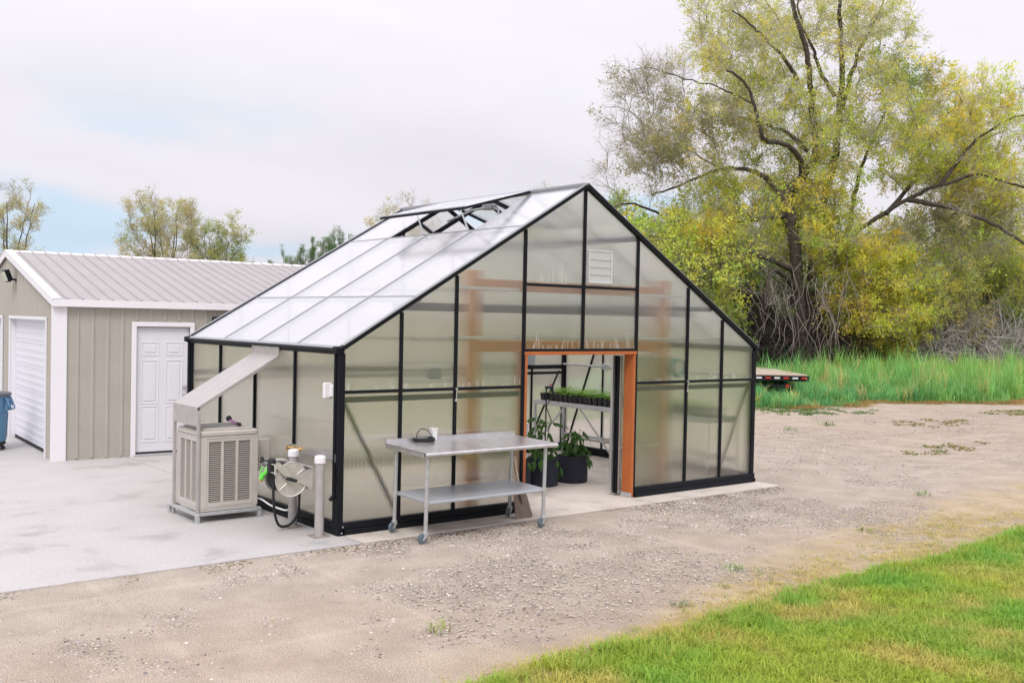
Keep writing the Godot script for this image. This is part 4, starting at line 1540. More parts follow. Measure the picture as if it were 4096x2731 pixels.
func leaf_mesh(len: float, wid: float, droop: float, pairs: int) -> ArrayMesh:   # a compound leaf: leaflets along a drooping stalk, growing along +x
	var b := MB.new()
	b.tinted = true
	var stalk := PackedVector3Array()
	for i in 6:
		var t := i / 5.0
		stalk.append(Vector3(len * t, -droop * t * t * len + 0.12 * len * t, 0))
	b.tint = Color(0.8, 0.9, 0.5)
	b.tube(stalk, PackedFloat32Array([0.004, 0.0035, 0.003, 0.0025, 0.002, 0.0015]), 4, false)
	for k in pairs * 2 + 1:
		var t := 0.35 + 0.65 * (k / 2) / float(pairs)
		var o := stalk[mini(int(t * 5), 5)].lerp(stalk[mini(int(t * 5) + 1, 5)], t * 5 - int(t * 5))
		var a := 0.0 if k == pairs * 2 else (1.0 if k % 2 == 0 else -1.0) * 1.0
		var l := wid * (1.25 if k == pairs * 2 else 1.0 - 0.25 * absf(t - 0.6))
		var d := Vector3(cos(a), -droop * 0.7 - 0.1, sin(a)).normalized()
		var s := d.cross(Vector3.UP).normalized()
		var up := s.cross(d)
		var g := 0.85 + 0.3 * fmod(k * 0.37, 1.0)
		b.tint = Color(g, g, g)
		var mid := [o, o + d * l * 0.33 - up * 0.004, o + d * l * 0.7 - up * 0.02 * l / 0.06, o + d * l - up * 0.05 * l / 0.06]
		var wd := [0.004, l * 0.36, l * 0.27, 0.0]
		for i in 3:
			for sd in [1.0, -1.0]:
				var e0: Vector3 = mid[i] + s * wd[i] * sd - up * wd[i] * 0.35
				var e1: Vector3 = mid[i + 1] + s * wd[i + 1] * sd - up * wd[i + 1] * 0.35
				if sd > 0:
					b.face([mid[i], e0, e1, mid[i + 1]] if i < 2 else [mid[i], e0, mid[i + 1]])
				else:
					b.face([mid[i], mid[i + 1], e1, e0] if i < 2 else [mid[i], mid[i + 1], e0])
	return b.mesh(M.tomato_leaf)


const ORDINAL := ["first", "second", "third", "fourth", "fifth", "sixth", "seventh", "eighth", "ninth", "tenth", "eleventh", "twelfth", "thirteenth", "fourteenth", "last"]


func build_plants() -> void:
	rng.seed = 4711
	var shapes := [leaf_mesh(0.22, 0.10, 0.7, 3), leaf_mesh(0.26, 0.115, 0.9, 3), leaf_mesh(0.18, 0.095, 0.5, 2), leaf_mesh(0.25, 0.11, 1.3, 3)]
	var spots := [[Vector3(3.93, 0, -1.38), 0.64, 33, "bushy tomato plant in the black fabric bag nearest the door jamb"], [Vector3(4.50, 0, -1.40), 0.48, 22, "leggy tomato plant in black fabric bag, its lower leaf hanging over the rim"], [Vector3(3.42, 0, -1.36), 0.38, 14, "small tomato plant in black fabric bag half hidden by the door jamb"]]
	for s in spots:
		var p := thing("potted_tomato", s[3], "potted plant", s[0], 0.0, "tomato plants in fabric bags")
		var b := MB.new()
		var prof := [Vector2(0, 0.0), Vector2(0.2, 0.0), Vector2(0.216, 0.02), Vector2(0.22, 0.18), Vector2(0.214, 0.36), Vector2(0.217, 0.385), Vector2(0.209, 0.385), Vector2(0.205, 0.34), Vector2(0, 0.33)]
		b.lathe(prof, 32)
		for k in b.v.size():   # soft, slightly slumped cloth
			var v := b.v[k]
			var a := atan2(v.z, v.x)
			var f := 1.0 + 0.018 * sin(a * 5.0 + v.y * 9.0 + s[1] * 7.0) + 0.012 * sin(a * 9.0 - v.y * 14.0)
			b.v[k] = Vector3(v.x * f, v.y + (0.012 * sin(a * 3.0 + s[1] * 9.0) if v.y > 0.33 else 0.0), v.z * f)
		part(p, "fabric_bag", b, M.felt)
		var so := MB.new()
		so.lathe([Vector2(0, 0.322), Vector2(0.205, 0.32), Vector2(0.205, 0.335), Vector2(0.1, 0.35), Vector2(0, 0.355)], 20)
		part(p, "soil", so, M.soil)
		var hgt: float = s[1]
		var stems := 3 if hgt > 0.6 else 2
		for j in stems:
			var a := rng.randf() * TAU
			var off := Vector3(cos(a), 0, sin(a)) * 0.04
			var tipv := Vector3(cos(a) * 0.11, 0.34 + hgt * rng.randf_range(0.75, 1.0), sin(a) * 0.11)
			var path := smooth_path([off + Vector3(0, 0.34, 0), off * 1.6 + Vector3(0.01, 0.34 + hgt * 0.4, 0), tipv], 5)
			var st := MB.new()
			var rr := PackedFloat32Array()
			for q in path.size():
				rr.append(lerpf(0.008, 0.003, float(q) / path.size()))
			st.tube(path, rr, 7)
			part(p, "stem", st, M.stem)
			var count: int = s[2] / stems
			for k in count:
				var t := lerpf(0.18, 1.0, (k + rng.randf()) / count)
				var o := path[int(t * (path.size() - 1))]
				var ya := k * 2.4 + rng.randf() * 0.7
				var sc := lerpf(1.05, 0.6, t) * rng.randf_range(0.8, 1.15)
				part(p, "leaf", shapes[rng.randi() % 4], null, o, (Basis(Vector3.UP, ya) * Basis(Vector3(0, 0, 1), rng.randf_range(-0.1, 0.7) * t)).scaled(Vector3.ONE * sc))
	# seedlings in little black pots
	var seed_pot := thing("seedling_pot", "seedling pot in the front row on the bench, first from the sliding door", "seedling pot", Vector3(5.98, 0.93, -2.2), 0.0, "seedling pots on the bench")
	var pb := MB.new()
	var pw := 0.052
	for k in 4:
		var bs := Basis(Vector3.UP, PI / 2 * k)
		pb.face([bs * Vector3(-pw * 0.75, 0, pw * 0.75), bs * Vector3(pw * 0.75, 0, pw * 0.75), bs * Vector3(pw, 0.12, pw), bs * Vector3(-pw, 0.12, pw)])
		pb.cbox(bs * Vector3(0, 0.113, pw), Vector3(pw * 2.0, 0.016, 0.004) if k % 2 == 0 else Vector3(0.004, 0.016, pw * 2.0), 0.001)
	part(seed_pot, "pot", pb, M.pot_black)
	var so2 := MB.new()
	so2.box(Vector3(0, 0.098, 0), Vector3(pw * 1.9, 0.004, pw * 1.9))
	part(seed_pot, "soil", so2, M.soil)
	var variants := []
	for vv in 4:
		var sb := MB.new()
		sb.tinted = true
		for k in 18:
			var a := rng.randf() * TAU
			var y := 0.105 + 0.10 * rng.randf()
			var l := rng.randf_range(0.045, 0.075)
			var o := Vector3(rng.randf_range(-0.025, 0.025), y, rng.randf_range(-0.025, 0.025))
			var d := Vector3(cos(a), rng.randf_range(-0.1, 0.35), sin(a)).normalized()
			var sd := d.cross(Vector3.UP).normalized()
			var g := rng.randf_range(0.7, 1.25)
			sb.tint = Color(g * (1.25 if vv == 3 and k % 3 == 0 else 1.0), g, g * 0.9)
			sb.face([o, o + d * l * 0.5 + sd * l * 0.28, o + d * l + Vector3(0, -0.008, 0), o + d * l * 0.5 - sd * l * 0.28])
		sb.tint = Color(0.8, 1, 0.6)
		sb.rod(Vector3(0, 0.098, 0), Vector3(0.004, 0.16, 0), 0.0025, 5)
		variants.append(sb.mesh(M.seedling))
	part(seed_pot, "seedling", variants[0]).set_meta("kind", "stuff")
	var first := true
	for row in 4:
		for k in 15:
			var z := -2.18 - 0.118 * k
			var at := Vector3(6.02 + 0.135 * row + rng.randf_range(-0.008, 0.008), 0.93, z + rng.randf_range(-0.006, 0.006))
			if row == 0 and k == 13:
				continue
			if first:
				seed_pot.position = at
				first = false
				continue
			var c := copy_of(seed_pot, "seedling_pot", at, rng.randf_range(-0.08, 0.08), "seedling pot in the %s row on the bench, %s from the sliding door" % [["front", "second", "third", "back"][row], ORDINAL[k]])
			(c.get_child(2) as MeshInstance3D).mesh = variants[rng.randi() % 4]
			if rng.randf() < 0.12:
				c.scale.y = 1.15
	for row in 3:
		for k in 9:
			var at := Vector3(6.06 + 0.16 * row, 0.93, -0.42 - 0.15 * k)
			var c := copy_of(seed_pot, "seedling_pot", at, rng.randf_range(-0.1, 0.1), "dim seedling pot behind the right panels, %s row, %s from the front" % [["left", "middle", "right"][row], ORDINAL[k]])
			(c.get_child(2) as MeshInstance3D).mesh = variants[rng.randi() % 4]
			c.set_meta("group", "seedling pots behind the right panels")
	# teal hose hung on the frame behind the right panel
	var hc := thing("hanging_hose", "teal garden hose coiled on a hook behind the right front panel", "hose", Vector3(5.24, 1.66, -0.13))
	var hb := MB.new()
	for k in 6:
		var o := Vector3(rng.randf_range(-0.015, 0.015), rng.randf_range(-0.02, 0.02), 0.012 * k - 0.03)
		hb.tube(arc(o, Vector3.RIGHT, Vector3.UP, 0.11 + 0.012 * rng.randf(), 0, TAU, 26), even(0.009, 27), 6, false)
	part(hc, "coil", hb, M.teal)
	# watering valve hanging by the bench, white tub behind
	var tub := thing("white_tub", "white plastic tub standing in the far corner behind the bench", "tub", Vector3(5.35, 0, -3.75))
	var tb := MB.new()
	tb.lathe([Vector2(0, 0), Vector2(0.17, 0), Vector2(0.2, 0.55), Vector2(0.21, 0.56), Vector2(0.21, 0.58), Vector2(0.185, 0.58), Vector2(0.16, 0.04), Vector2(0, 0.04)], 24)
	part(tub, "wall", tb, M.white_trim)
	var vl := thing("drip_valve", "small watering valve with red tap and looping black tube beside the bench", "valve", Vector3(5.33, 1.02, -2.9))
	var vb := MB.new()
	vb.cbox(Vector3(0, 0.2, 0), Vector3(0.16, 0.04, 0.05), 0.01)
	vb.rod(Vector3(0.05, 0.2, 0), Vector3(0.07, 0.08, 0.02), 0.018, 8, 0.028)
	vb.rod(Vector3(-0.06, -1.02, 0), Vector3(-0.06, 0.2, 0), 0.012, 8)
	part(vl, "body", vb, M.caster_black)
	var vr := MB.new()
	vr.cbox(Vector3(0.03, 0.24, 0), Vector3(0.05, 0.02, 0.02), 0.005)
	part(vl, "tap", vr, M.red)
	var vt := MB.new()
	var tp := smooth_path([Vector3(-0.05, 0.2, 0.02), Vector3(-0.1, 0.1, 0.04), Vector3(-0.02, 0.02, 0.05), Vector3(-0.09, -0.1, 0.05), Vector3(-0.03, -0.22, 0.04), Vector3(0.02, -0.35, 0.04), Vector3(-0.05, -0.5, 0.03)], 6)
	vt.tube(tp, even(0.008, tp.size()), 6)
	part(vl, "tube", vt, M.rubber)


# ---------------------------------------------------------------- trailer behind the tall grass
func build_trailer() -> void:
	var t := thing("flatbed_trailer", "black flatbed trailer with wooden deck and red and white reflector strips behind tall grass", "trailer", Vector3(20.6, 0, -10.35), -0.67)
	# local: rear faces +z, length along -z
	var w := 2.5
	var len := 5.0
	var y := 0.74
	for k in 12:
		var b := MB.new()
		b.cbox(Vector3(-w / 2 + w * (k + 0.5) / 12, y, -len / 2), Vector3(w / 12 - 0.01, 0.04, len), 0.006)
		part(t, "plank", b, M.grey_wood)
	var f := MB.new()
	f.cbox(Vector3(0, y - 0.1, 0.02), Vector3(w + 0.06, 0.17, 0.06), 0.01)
	f.cbox(Vector3(-w / 2, y - 0.07, -len / 2), Vector3(0.08, 0.12, len), 0.01)
	f.cbox(Vector3(w / 2, y - 0.07, -len / 2), Vector3(0.08, 0.12, len), 0.01)
	f.cbox(Vector3(0, y - 0.34, -0.02), Vector3(w - 0.9, 0.11, 0.06), 0.01)
	for s in [-0.55, 0.55]:
		f.cbox(Vector3(s, y - 0.2, -len / 2), Vector3(0.1, 0.14, len), 0.01)
	part(t, "frame", f, M.black_metal)
	for k in 9:
		var b := MB.new()
		b.box(Vector3(-1.12 + 0.28 * k, y - 0.085, 0.053), Vector3(0.17, 0.05, 0.004))
		part(t, "reflector", b, M.red if k % 2 == 0 else M.white_trim)
	for s in [-0.6, 0.6]:
		var b := MB.new()
		b.lathe([Vector2(0, 0), Vector2(0.04, 0), Vector2(0.05, 0.02), Vector2(0, 0.03)], 14, Vector3(s, y - 0.33, 0.03), Basis(Vector3.RIGHT, PI / 2))
		part(t, "tail_lamp", b, M.red)
	for s in [-0.95, 0.95]:
		for z in [-2.2, -3.1]:
			var b := MB.new()
			b.lathe([Vector2(0.1, -0.1), Vector2(0.28, -0.1), Vector2(0.31, -0.06), Vector2(0.31, 0.06), Vector2(0.28, 0.1), Vector2(0.1, 0.1)], 24, Vector3(s, 0.31, z), Basis(Vector3(0, 0, 1), PI / 2))
			part(t, "wheel", b, M.rubber)


# ---------------------------------------------------------------- trees and grass
# the big tree's limbs and the zones of its crown, in metres from the foot of its trunk (right, up, away)
const LIMBS := [
	[0.36, 0.05, [Vector3(0.18, -0.14, 0.0), Vector3(0.38, 2.35, 0.0), Vector3(0.59, 5.28, 0.2), Vector3(0.94, 7.63, 0.4), Vector3(1.50, 9.86, 0.5), Vector3(1.69, 12.33, 0.4), Vector3(1.62, 14.91, 0.2), Vector3(1.41, 17.03, 0.0), Vector3(1.23, 18.44, 0.0)]],
	[0.14, 0.03, [Vector3(1.74, 12.33, 0.4), Vector3(2.09, 13.74, 0.2), Vector3(2.41, 15.03, 0.0), Vector3(3.05, 16.32, -0.2), Vector3(3.52, 17.73, -0.3)]],
	[0.12, 0.03, [Vector3(1.44, 12.92, 0.4), Vector3(0.85, 14.15, 0.8), Vector3(0.53, 15.27, 1.0), Vector3(0.00, 16.56, 1.2), Vector3(-0.23, 17.97, 1.2)]],
	[0.32, 0.08, [Vector3(-0.14, -0.14, -0.4), Vector3(-0.21, 2.94, -0.5), Vector3(-0.61, 6.46, -0.6), Vector3(-0.92, 8.04, -0.6), Vector3(-0.26, 8.98, -0.5), Vector3(0.27, 9.72, -0.4), Vector3(0.41, 10.45, -0.4), Vector3(0.14, 12.10, -0.5), Vector3(0.02, 13.15, -0.6), Vector3(-0.35, 14.91, -0.8), Vector3(-0.94, 16.56, -0.9), Vector3(-1.41, 18.09, -1.0)]],
	[0.15, 0.05, [Vector3(-0.23, 8.95, -0.5), Vector3(-0.45, 9.72, -0.9), Vector3(-1.15, 10.28, -1.4), Vector3(-2.21, 10.43, -1.8), Vector3(-2.58, 10.92, -2.0), Vector3(-2.88, 11.98, -2.2), Vector3(-3.41, 12.80, -2.4), Vector3(-4.23, 13.27, -2.6)]],
	[0.14, 0.04, [Vector3(-1.06, 8.04, -0.6), Vector3(-1.88, 9.04, -0.2), Vector3(-2.82, 9.45, 0.2), Vector3(-3.99, 9.40, 0.6), Vector3(-5.40, 8.81, 1.0), Vector3(-6.81, 8.34, 1.4)]],
	[0.12, 0.03, [Vector3(0.00, 10.22, -0.4), Vector3(-0.61, 11.04, 0.2), Vector3(-1.41, 11.51, 0.8), Vector3(-2.23, 11.98, 1.4), Vector3(-3.29, 12.33, 2.0)]],
	[0.11, 0.03, [Vector3(-0.59, 13.39, -0.6), Vector3(-1.17, 14.03, -1.0), Vector3(-2.11, 14.80, -1.5), Vector3(-3.11, 15.50, -1.9), Vector3(-3.99, 15.97, -2.2)]],
	[0.22, 0.04, [Vector3(0.41, 4.11, 0.2), Vector3(1.53, 5.52, 0.8), Vector3(2.52, 6.58, 1.2), Vector3(2.72, 7.87, 1.5), Vector3(3.17, 9.51, 1.8), Vector3(3.76, 11.16, 2.0), Vector3(4.46, 12.57, 2.2)]],
	[0.13, 0.03, [Vector3(1.41, 5.75, 0.8), Vector3(2.94, 7.05, -0.4), Vector3(4.35, 8.04, -1.0), Vector3(5.64, 8.63, -1.5), Vector3(7.05, 9.04, -2.0), Vector3(8.57, 8.57, -2.4), Vector3(10.33, 8.04, -2.8), Vector3(11.98, 7.75, -3.0)]],
	[0.12, 0.03, [Vector3(3.52, 7.40, -0.8), Vector3(4.93, 8.81, 0.2), Vector3(5.87, 10.45, 0.8), Vector3(6.69, 11.98, 1.0), Vector3(7.75, 13.04, 1.2)]],
	[0.11, 0.03, [Vector3(5.64, 8.63, -1.5), Vector3(7.05, 10.45, -1.2), Vector3(8.46, 11.51, -1.0), Vector3(10.10, 12.10, -0.8)]],
	[0.13, 0.04, [Vector3(4.35, 8.04, -1.0), Vector3(6.11, 7.63, -1.6), Vector3(7.75, 6.93, -2.0), Vector3(9.16, 5.99, -2.4), Vector3(10.33, 5.28, -2.6)]],
	[0.14, 0.04, [Vector3(-0.35, 4.70, -0.6), Vector3(-1.88, 5.23, -1.4), Vector3(-2.82, 5.46, -1.8), Vector3(-3.76, 5.40, -2.0), Vector3(-4.46, 4.23, -2.2), Vector3(-4.82, 3.17, -2.3)]],
	[0.13, 0.03, [Vector3(-0.76, 7.28, -0.6), Vector3(-2.58, 7.05, 0.0), Vector3(-3.99, 6.81, 0.4), Vector3(-5.40, 6.69, 0.8), Vector3(-6.46, 6.40, 1.0), Vector3(-7.52, 6.28, 1.2)]],
	[0.09, 0.03, [Vector3(-5.40, 6.69, 0.8), Vector3(-6.22, 7.28, 1.2), Vector3(-7.16, 7.75, 1.4), Vector3(-8.22, 7.87, 1.6), Vector3(-9.16, 7.28, 1.7)]],
	[0.05, 0.012, [Vector3(-3.76, 9.51, 0.6), Vector3(-5.28, 10.45, 1.0), Vector3(-6.58, 11.16, 1.4), Vector3(-7.99, 12.33, 1.8), Vector3(-9.04, 12.57, 2.0)]],
	[0.05, 0.012, [Vector3(-2.82, 11.86, -2.2), Vector3(-4.23, 12.57, -2.0), Vector3(-5.87, 13.04, -1.8), Vector3(-7.40, 13.51, -1.6), Vector3(-8.46, 13.39, -1.6)]],
	[0.16, 0.06, [Vector3(-0.12, 3.52, -0.4), Vector3(-0.94, 4.35, -1.2), Vector3(-1.70, 4.70, -1.8), Vector3(-2.11, 4.11, -2.2), Vector3(-2.23, 2.94, -2.4)]],
]
const CROWN := [
	[Vector3(0.00, 15.74, 0.0), Vector3(5.05, 2.70, 3.0), 85, "sparse", 0.80],
	[Vector3(-3.05, 13.15, 0.0), Vector3(3.05, 2.35, 3.0), 48, "sparse", 0.80],
	[Vector3(-5.28, 10.45, 0.0), Vector3(3.52, 2.23, 3.0), 48, "grey", 0.62],
	[Vector3(-7.40, 10.45, 0.0), Vector3(2.23, 2.94, 2.0), 60, "bare", 0.2],
	[Vector3(-3.6, 15.6, 0.0), Vector3(2.4, 1.8, 2.0), 30, "sparse", 0.60],
	[Vector3(-0.35, 10.92, 0.0), Vector3(3.52, 2.70, 3.0), 60, "olive", 0.90],
	[Vector3(3.76, 11.51, 0.0), Vector3(3.88, 3.05, 3.5), 62, "olive", 0.90],
	[Vector3(4.23, 13.80, 0.0), Vector3(1.29, 0.82, 1.5), 14, "green", 1.20],
	[Vector3(7.52, 11.16, 0.0), Vector3(3.05, 2.70, 3.0), 60, "yellow", 1.00],
	[Vector3(7.99, 8.81, 0.0), Vector3(3.05, 1.41, 3.0), 36, "yellow", 1.00],
	[Vector3(0.00, 7.75, 0.0), Vector3(2.00, 1.53, 2.0), 34, "yellow", 1.10],
	[Vector3(-3.05, 7.63, 0.0), Vector3(3.29, 1.64, 3.0), 44, "olive", 1.00],
	[Vector3(-4.70, 6.11, 0.0), Vector3(2.35, 1.06, 2.0), 36, "yellow", 1.20],
	[Vector3(-3.76, 4.58, 0.0), Vector3(2.23, 1.29, 2.2), 36, "green", 1.10],
	[Vector3(2.35, 5.28, 0.0), Vector3(2.35, 1.41, 2.2), 40, "yellow", 1.30],
	[Vector3(3.29, 3.17, 0.0), Vector3(2.70, 1.88, 2.0), 60, "yellow", 1.30],
	[Vector3(7.28, 6.69, 0.0), Vector3(3.29, 1.53, 3.0), 40, "grey", 0.50],
	[Vector3(-1.41, 3.88, 0.0), Vector3(2.35, 2.00, 2.0), 30, "dark", 0.50],
	[Vector3(0.94, 6.46, 0.0), Vector3(2.35, 1.41, 2.5), 36, "olive", 1.10],
	[Vector3(-7.16, 13.15, 0.0), Vector3(2.11, 0.94, 2.0), 34, "bare", 0.25],
	[Vector3(7.05, 9.28, 0.0), Vector3(3.29, 1.06, 2.5), 34, "yellow", 1.00],
	[Vector3(9.16, 6.93, 0.0), Vector3(2.58, 1.76, 2.5), 26, "olive", 0.80],
]

const PALETTE := {
	"yellow": [Color(0.88, 0.78, 0.10), Color(0.80, 0.80, 0.12), Color(0.66, 0.76, 0.11), Color(0.86, 0.68, 0.10)],
	"olive": [Color(0.66, 0.74, 0.13), Color(0.76, 0.77, 0.13), Color(0.54, 0.70, 0.12), Color(0.86, 0.74, 0.13)],
	"green": [Color(0.26, 0.45, 0.05), Color(0.34, 0.50, 0.06), Color(0.48, 0.54, 0.08)],
	"sparse": [Color(0.76, 0.77, 0.22), Color(0.84, 0.75, 0.17), Color(0.64, 0.72, 0.18), Color(0.80, 0.78, 0.32)],
	"grey": [Color(0.62, 0.58, 0.25), Color(0.45, 0.46, 0.17), Color(0.60, 0.48, 0.15)],
	"bare": [Color(0.45, 0.42, 0.22)],
	"dark": [Color(0.18, 0.20, 0.05), Color(0.16, 0.24, 0.05)],
	"poplar": [Color(0.13, 0.28, 0.09), Color(0.19, 0.34, 0.12), Color(0.25, 0.36, 0.16)],
	"far": [Color(0.42, 0.50, 0.13), Color(0.54, 0.52, 0.16), Color(0.34, 0.46, 0.11)],
	"pale": [Color(0.62, 0.58, 0.28), Color(0.66, 0.54, 0.22), Color(0.52, 0.56, 0.22)],
}
var twig_spray: ArrayMesh
var leaf_sprays := []
var bare_spray: ArrayMesh


func make_sprays() -> void:
	rng.seed = 991
	var b := MB.new()
	var ends := []
	# a small branch of thin twigs along +x, about 0.9 m long
	var main := smooth_path([Vector3.ZERO, Vector3(0.3, 0.04, 0.02), Vector3(0.6, 0.03, -0.03), Vector3(0.9, 0.08, 0.02)], 2)
	var rr := PackedFloat32Array()
	for i in main.size():
		rr.append(lerpf(0.009, 0.004, float(i) / (main.size() - 1)))
	b.tube(main, rr, 3, false)
	for k in 9:
		var o := main[1 + int(k * 0.6)]
		var a := k * 2.4
		var d := Vector3(0.75, sin(a) * 0.7, cos(a) * 0.7).normalized()
		var l := rng.randf_range(0.25, 0.5)
		b.tube(PackedVector3Array([o, o + d * l * 0.5, o + d * l + Vector3(0.03, 0.02, 0)]), PackedFloat32Array([0.005, 0.004, 0.003]), 3, false)
		ends.append([o, o + d * l])
	ends.append([main[4], main[6]])
	twig_spray = b.mesh(M.twig)
	for v in 3:
		var lb := MB.new()
		lb.tinted = true
		for e in ends:
			for j in 7 if v < 2 else 11:
				var p: Vector3 = e[0].lerp(e[1], rng.randf_range(0.3, 1.05)) + Vector3(rng.randf() - 0.5, rng.randf() - 0.5, rng.randf() - 0.5) * 0.12
				var d := Vector3(rng.randf_range(-0.5, 1), rng.randf_range(-1, 0.6), rng.randf_range(-1, 1)).normalized()
				var s := d.cross(Vector3(rng.randf() - 0.5, 1, rng.randf() - 0.5)).normalized()
				var l := rng.randf_range(0.05, 0.10)
				var g := rng.randf_range(0.75, 1.25)
				lb.tint = Color(g, g, g)
				lb.face([p, p + d * l * 0.5 + s * l * 0.3, p + d * l, p + d * l * 0.5 - s * l * 0.3])
		leaf_sprays.append(lb.mesh(M.leaves))
	# dead twigs, longer and more tangled
	var db := MB.new()
	for k in 11:
		var o := Vector3(rng.randf() * 0.4, (rng.randf() - 0.5) * 0.5, (rng.randf() - 0.5) * 0.5)
		var d := Vector3(rng.randf_range(0.2, 1), rng.randf_range(-0.8, 0.5), rng.randf_range(-0.8, 0.8)).normalized()
		var l := rng.randf_range(0.6, 1.2)
		var w := Vector3(rng.randf() - 0.5, rng.randf() - 0.5, rng.randf() - 0.5) * 0.3
		db.tube(PackedVector3Array([o, o + d * l * 0.4 + w, o + d * l * 0.75 + w * 0.6, o + d * l - w * 0.4]), PackedFloat32Array([0.014, 0.011, 0.008, 0.004]), 3, false)
	bare_spray = db.mesh(M.twig)


func aim(d: Vector3, roll: float, sc: float, at: Vector3) -> Transform3D:   # +x along d
	var y := Vector3.UP if absf(d.y) < 0.95 else Vector3.RIGHT
	var z := d.cross(y).normalized()
	y = z.cross(d)
	var b := Basis(d, y, z) * Basis(Vector3.RIGHT, roll)
	return Transform3D(b.scaled_local(Vector3.ONE * sc), at)


func grow(root: Node3D, limbs: Array, zones: Array, bark: Material, twig_col: Color, per_metre := 3.4, droop := 0.0, spray := 1.0) -> void:
	# limbs: [radius, end radius, points]; zones: [centre, radii, branches, palette, leafiness]
	var nodes := PackedVector3Array()
	var trunk := MB.new()
	var limbs_mesh := MB.new()
	var boughs := MB.new()
	for i in limbs.size():
		var l: Array = limbs[i]
		var p := smooth_path(l[2], 5)
		var r := PackedFloat32Array()
		for k in p.size():
			var t := float(k) / (p.size() - 1)
			r.append(lerpf(l[0], l[1], pow(t, 0.8)) * (1.0 + (0.5 * exp(-t * 22.0) if i == 0 or l[2][0].y < 0.1 else 0.0)))
			p[k] += Vector3(rng.randf() - 0.5, rng.randf() - 0.5, rng.randf() - 0.5) * 0.10 * minf(1.0, t * 4.0)
			if p[k].y > 0.8:
				nodes.append(p[k])
		if l[2][0].y < 0.1:
			trunk.tube(p, r, 10)
		else:
			limbs_mesh.tube(p, r, 7)
	var twigs := []
	var tcols := PackedColorArray()
	var sets := [[], [], []]
	var lcols := [PackedColorArray(), PackedColorArray(), PackedColorArray()]
	var field := noise(0.55, rng.randi() % 1000, 2)
	var targets := []
	for z in zones:
		for k in z[2]:
			var v := Vector3(rng.randfn(), rng.randfn(), rng.randfn()).normalized() * pow(rng.randf(), 0.42)
			targets.append([z[0] + v * z[1], z])
	var mid: Vector3 = limbs[0][2][limbs[0][2].size() / 2]
	targets.sort_custom(func(a, b): return a[0].distance_squared_to(mid) < b[0].distance_squared_to(mid))
	for t in targets:
		var q: Vector3 = t[0]
		var z: Array = t[1]
		var best := 1e9
		var o := Vector3.ZERO
		for nn in nodes:
			var c := nn.distance_squared_to(q) + maxf(0.0, nn.y - q.y + 0.3) * (2.5 - droop * 2.0) * 1.5
			if c < best:
				best = c
				o = nn
		var len := o.distance_to(q)
		if len < 0.35:
			continue
		var bend := Vector3(rng.randf() - 0.5, rng.randf() - 0.3, rng.randf() - 0.5) * len * 0.25
		var path := smooth_path([o, o.lerp(q, 0.35) + bend * 0.8 + Vector3(0, len * 0.08, 0), o.lerp(q, 0.7) + bend + Vector3(0, len * (0.08 + 0.1 * droop), 0), q + Vector3(0, -len * 0.12 * droop, 0)], 3)
		var r := PackedFloat32Array()
		var r0 := clampf(0.010 + 0.008 * len, 0.013, 0.045)
		for k in path.size():
			r.append(lerpf(r0, 0.007, float(k) / (path.size() - 1)))
			if k > 2:
				nodes.append(path[k])
		boughs.tube(path, r, 4, false)
		var count := int(ceil(len * per_metre * (0.45 if z[4] < 0.3 else 1.0))) + 3
		for k in count:
			var s := lerpf(0.22, 1.0, (k + rng.randf()) / count)
			var f := s * (path.size() - 1)
			var at := path[int(f)].lerp(path[mini(int(f) + 1, path.size() - 1)], f - int(f))
			var d := ((path[mini(int(f) + 1, path.size() - 1)] - path[maxi(int(f) - 1, 0)]).normalized() + Vector3(rng.randf() - 0.5, rng.randf() - 0.4 - 0.9 * droop, rng.randf() - 0.5) * 1.7).normalized()
			var sc := rng.randf_range(0.7, 1.25) * spray
			var x := aim(d, rng.randf() * TAU, sc, at)
			twigs.append(x)
			var g := rng.randf_range(0.75, 1.25)
			tcols.append(Color(twig_col.r * g, twig_col.g * g, twig_col.b * g))
			var leafy: float = z[4] * (0.75 + 0.7 * field.get_noise_3d(at.x, at.y, at.z))
			var m := 0
			while leafy > 0.0 and m < 3:
				if rng.randf() < leafy:
					var v := rng.randi() % 3
					var pal: Array = PALETTE[z[3]]
					var pick := clampf(0.5 + 0.9 * field.get_noise_3d(at.x * 1.7 + 50.0, at.y * 1.7, at.z) + rng.randf_range(-0.25, 0.25), 0.0, 0.999)
					var c: Color = pal[int(pick * pal.size())]
					g = rng.randf_range(0.8, 1.2)
					sets[v].append(aim(d, rng.randf() * TAU, sc * rng.randf_range(0.9, 1.2), at))
					lcols[v].append(Color(c.r * g, c.g * g, c.b * g))
				leafy -= 1.0
				m += 1
	if trunk.v.size():
		part(root, "trunk", trunk, bark)
	if limbs_mesh.v.size():
		part(root, "limbs", limbs_mesh, bark)
	part(root, "branches", boughs, M.thin_bark)
	scatter(root, "twigs", twig_spray, twigs, tcols)
	for v in 3:
		if sets[v].size():
			scatter(root, "crown", leaf_sprays[v], sets[v], lcols[v])


func vase(h: float, spread: float, stems: int, r: float) -> Array:   # limbs of a many-stemmed tree
	var out := []
	for k in stems:
		var a := TAU * (k + rng.randf() * 0.6) / stems
		var d := Vector3(cos(a), 0, sin(a)) * spread * rng.randf_range(0.35, 0.8)
		var hh := h * rng.randf_range(0.7, 0.92)
		out.append([r * rng.randf_range(0.7, 1.0), r * 0.15, [Vector3(cos(a), 0, sin(a)) * r, d * 0.25 + Vector3(0, hh * 0.35, 0), d * 0.65 + Vector3(rng.randf_range(-0.3, 0.3), hh * 0.7, 0), d + Vector3(0, hh, 0)]])
	return out


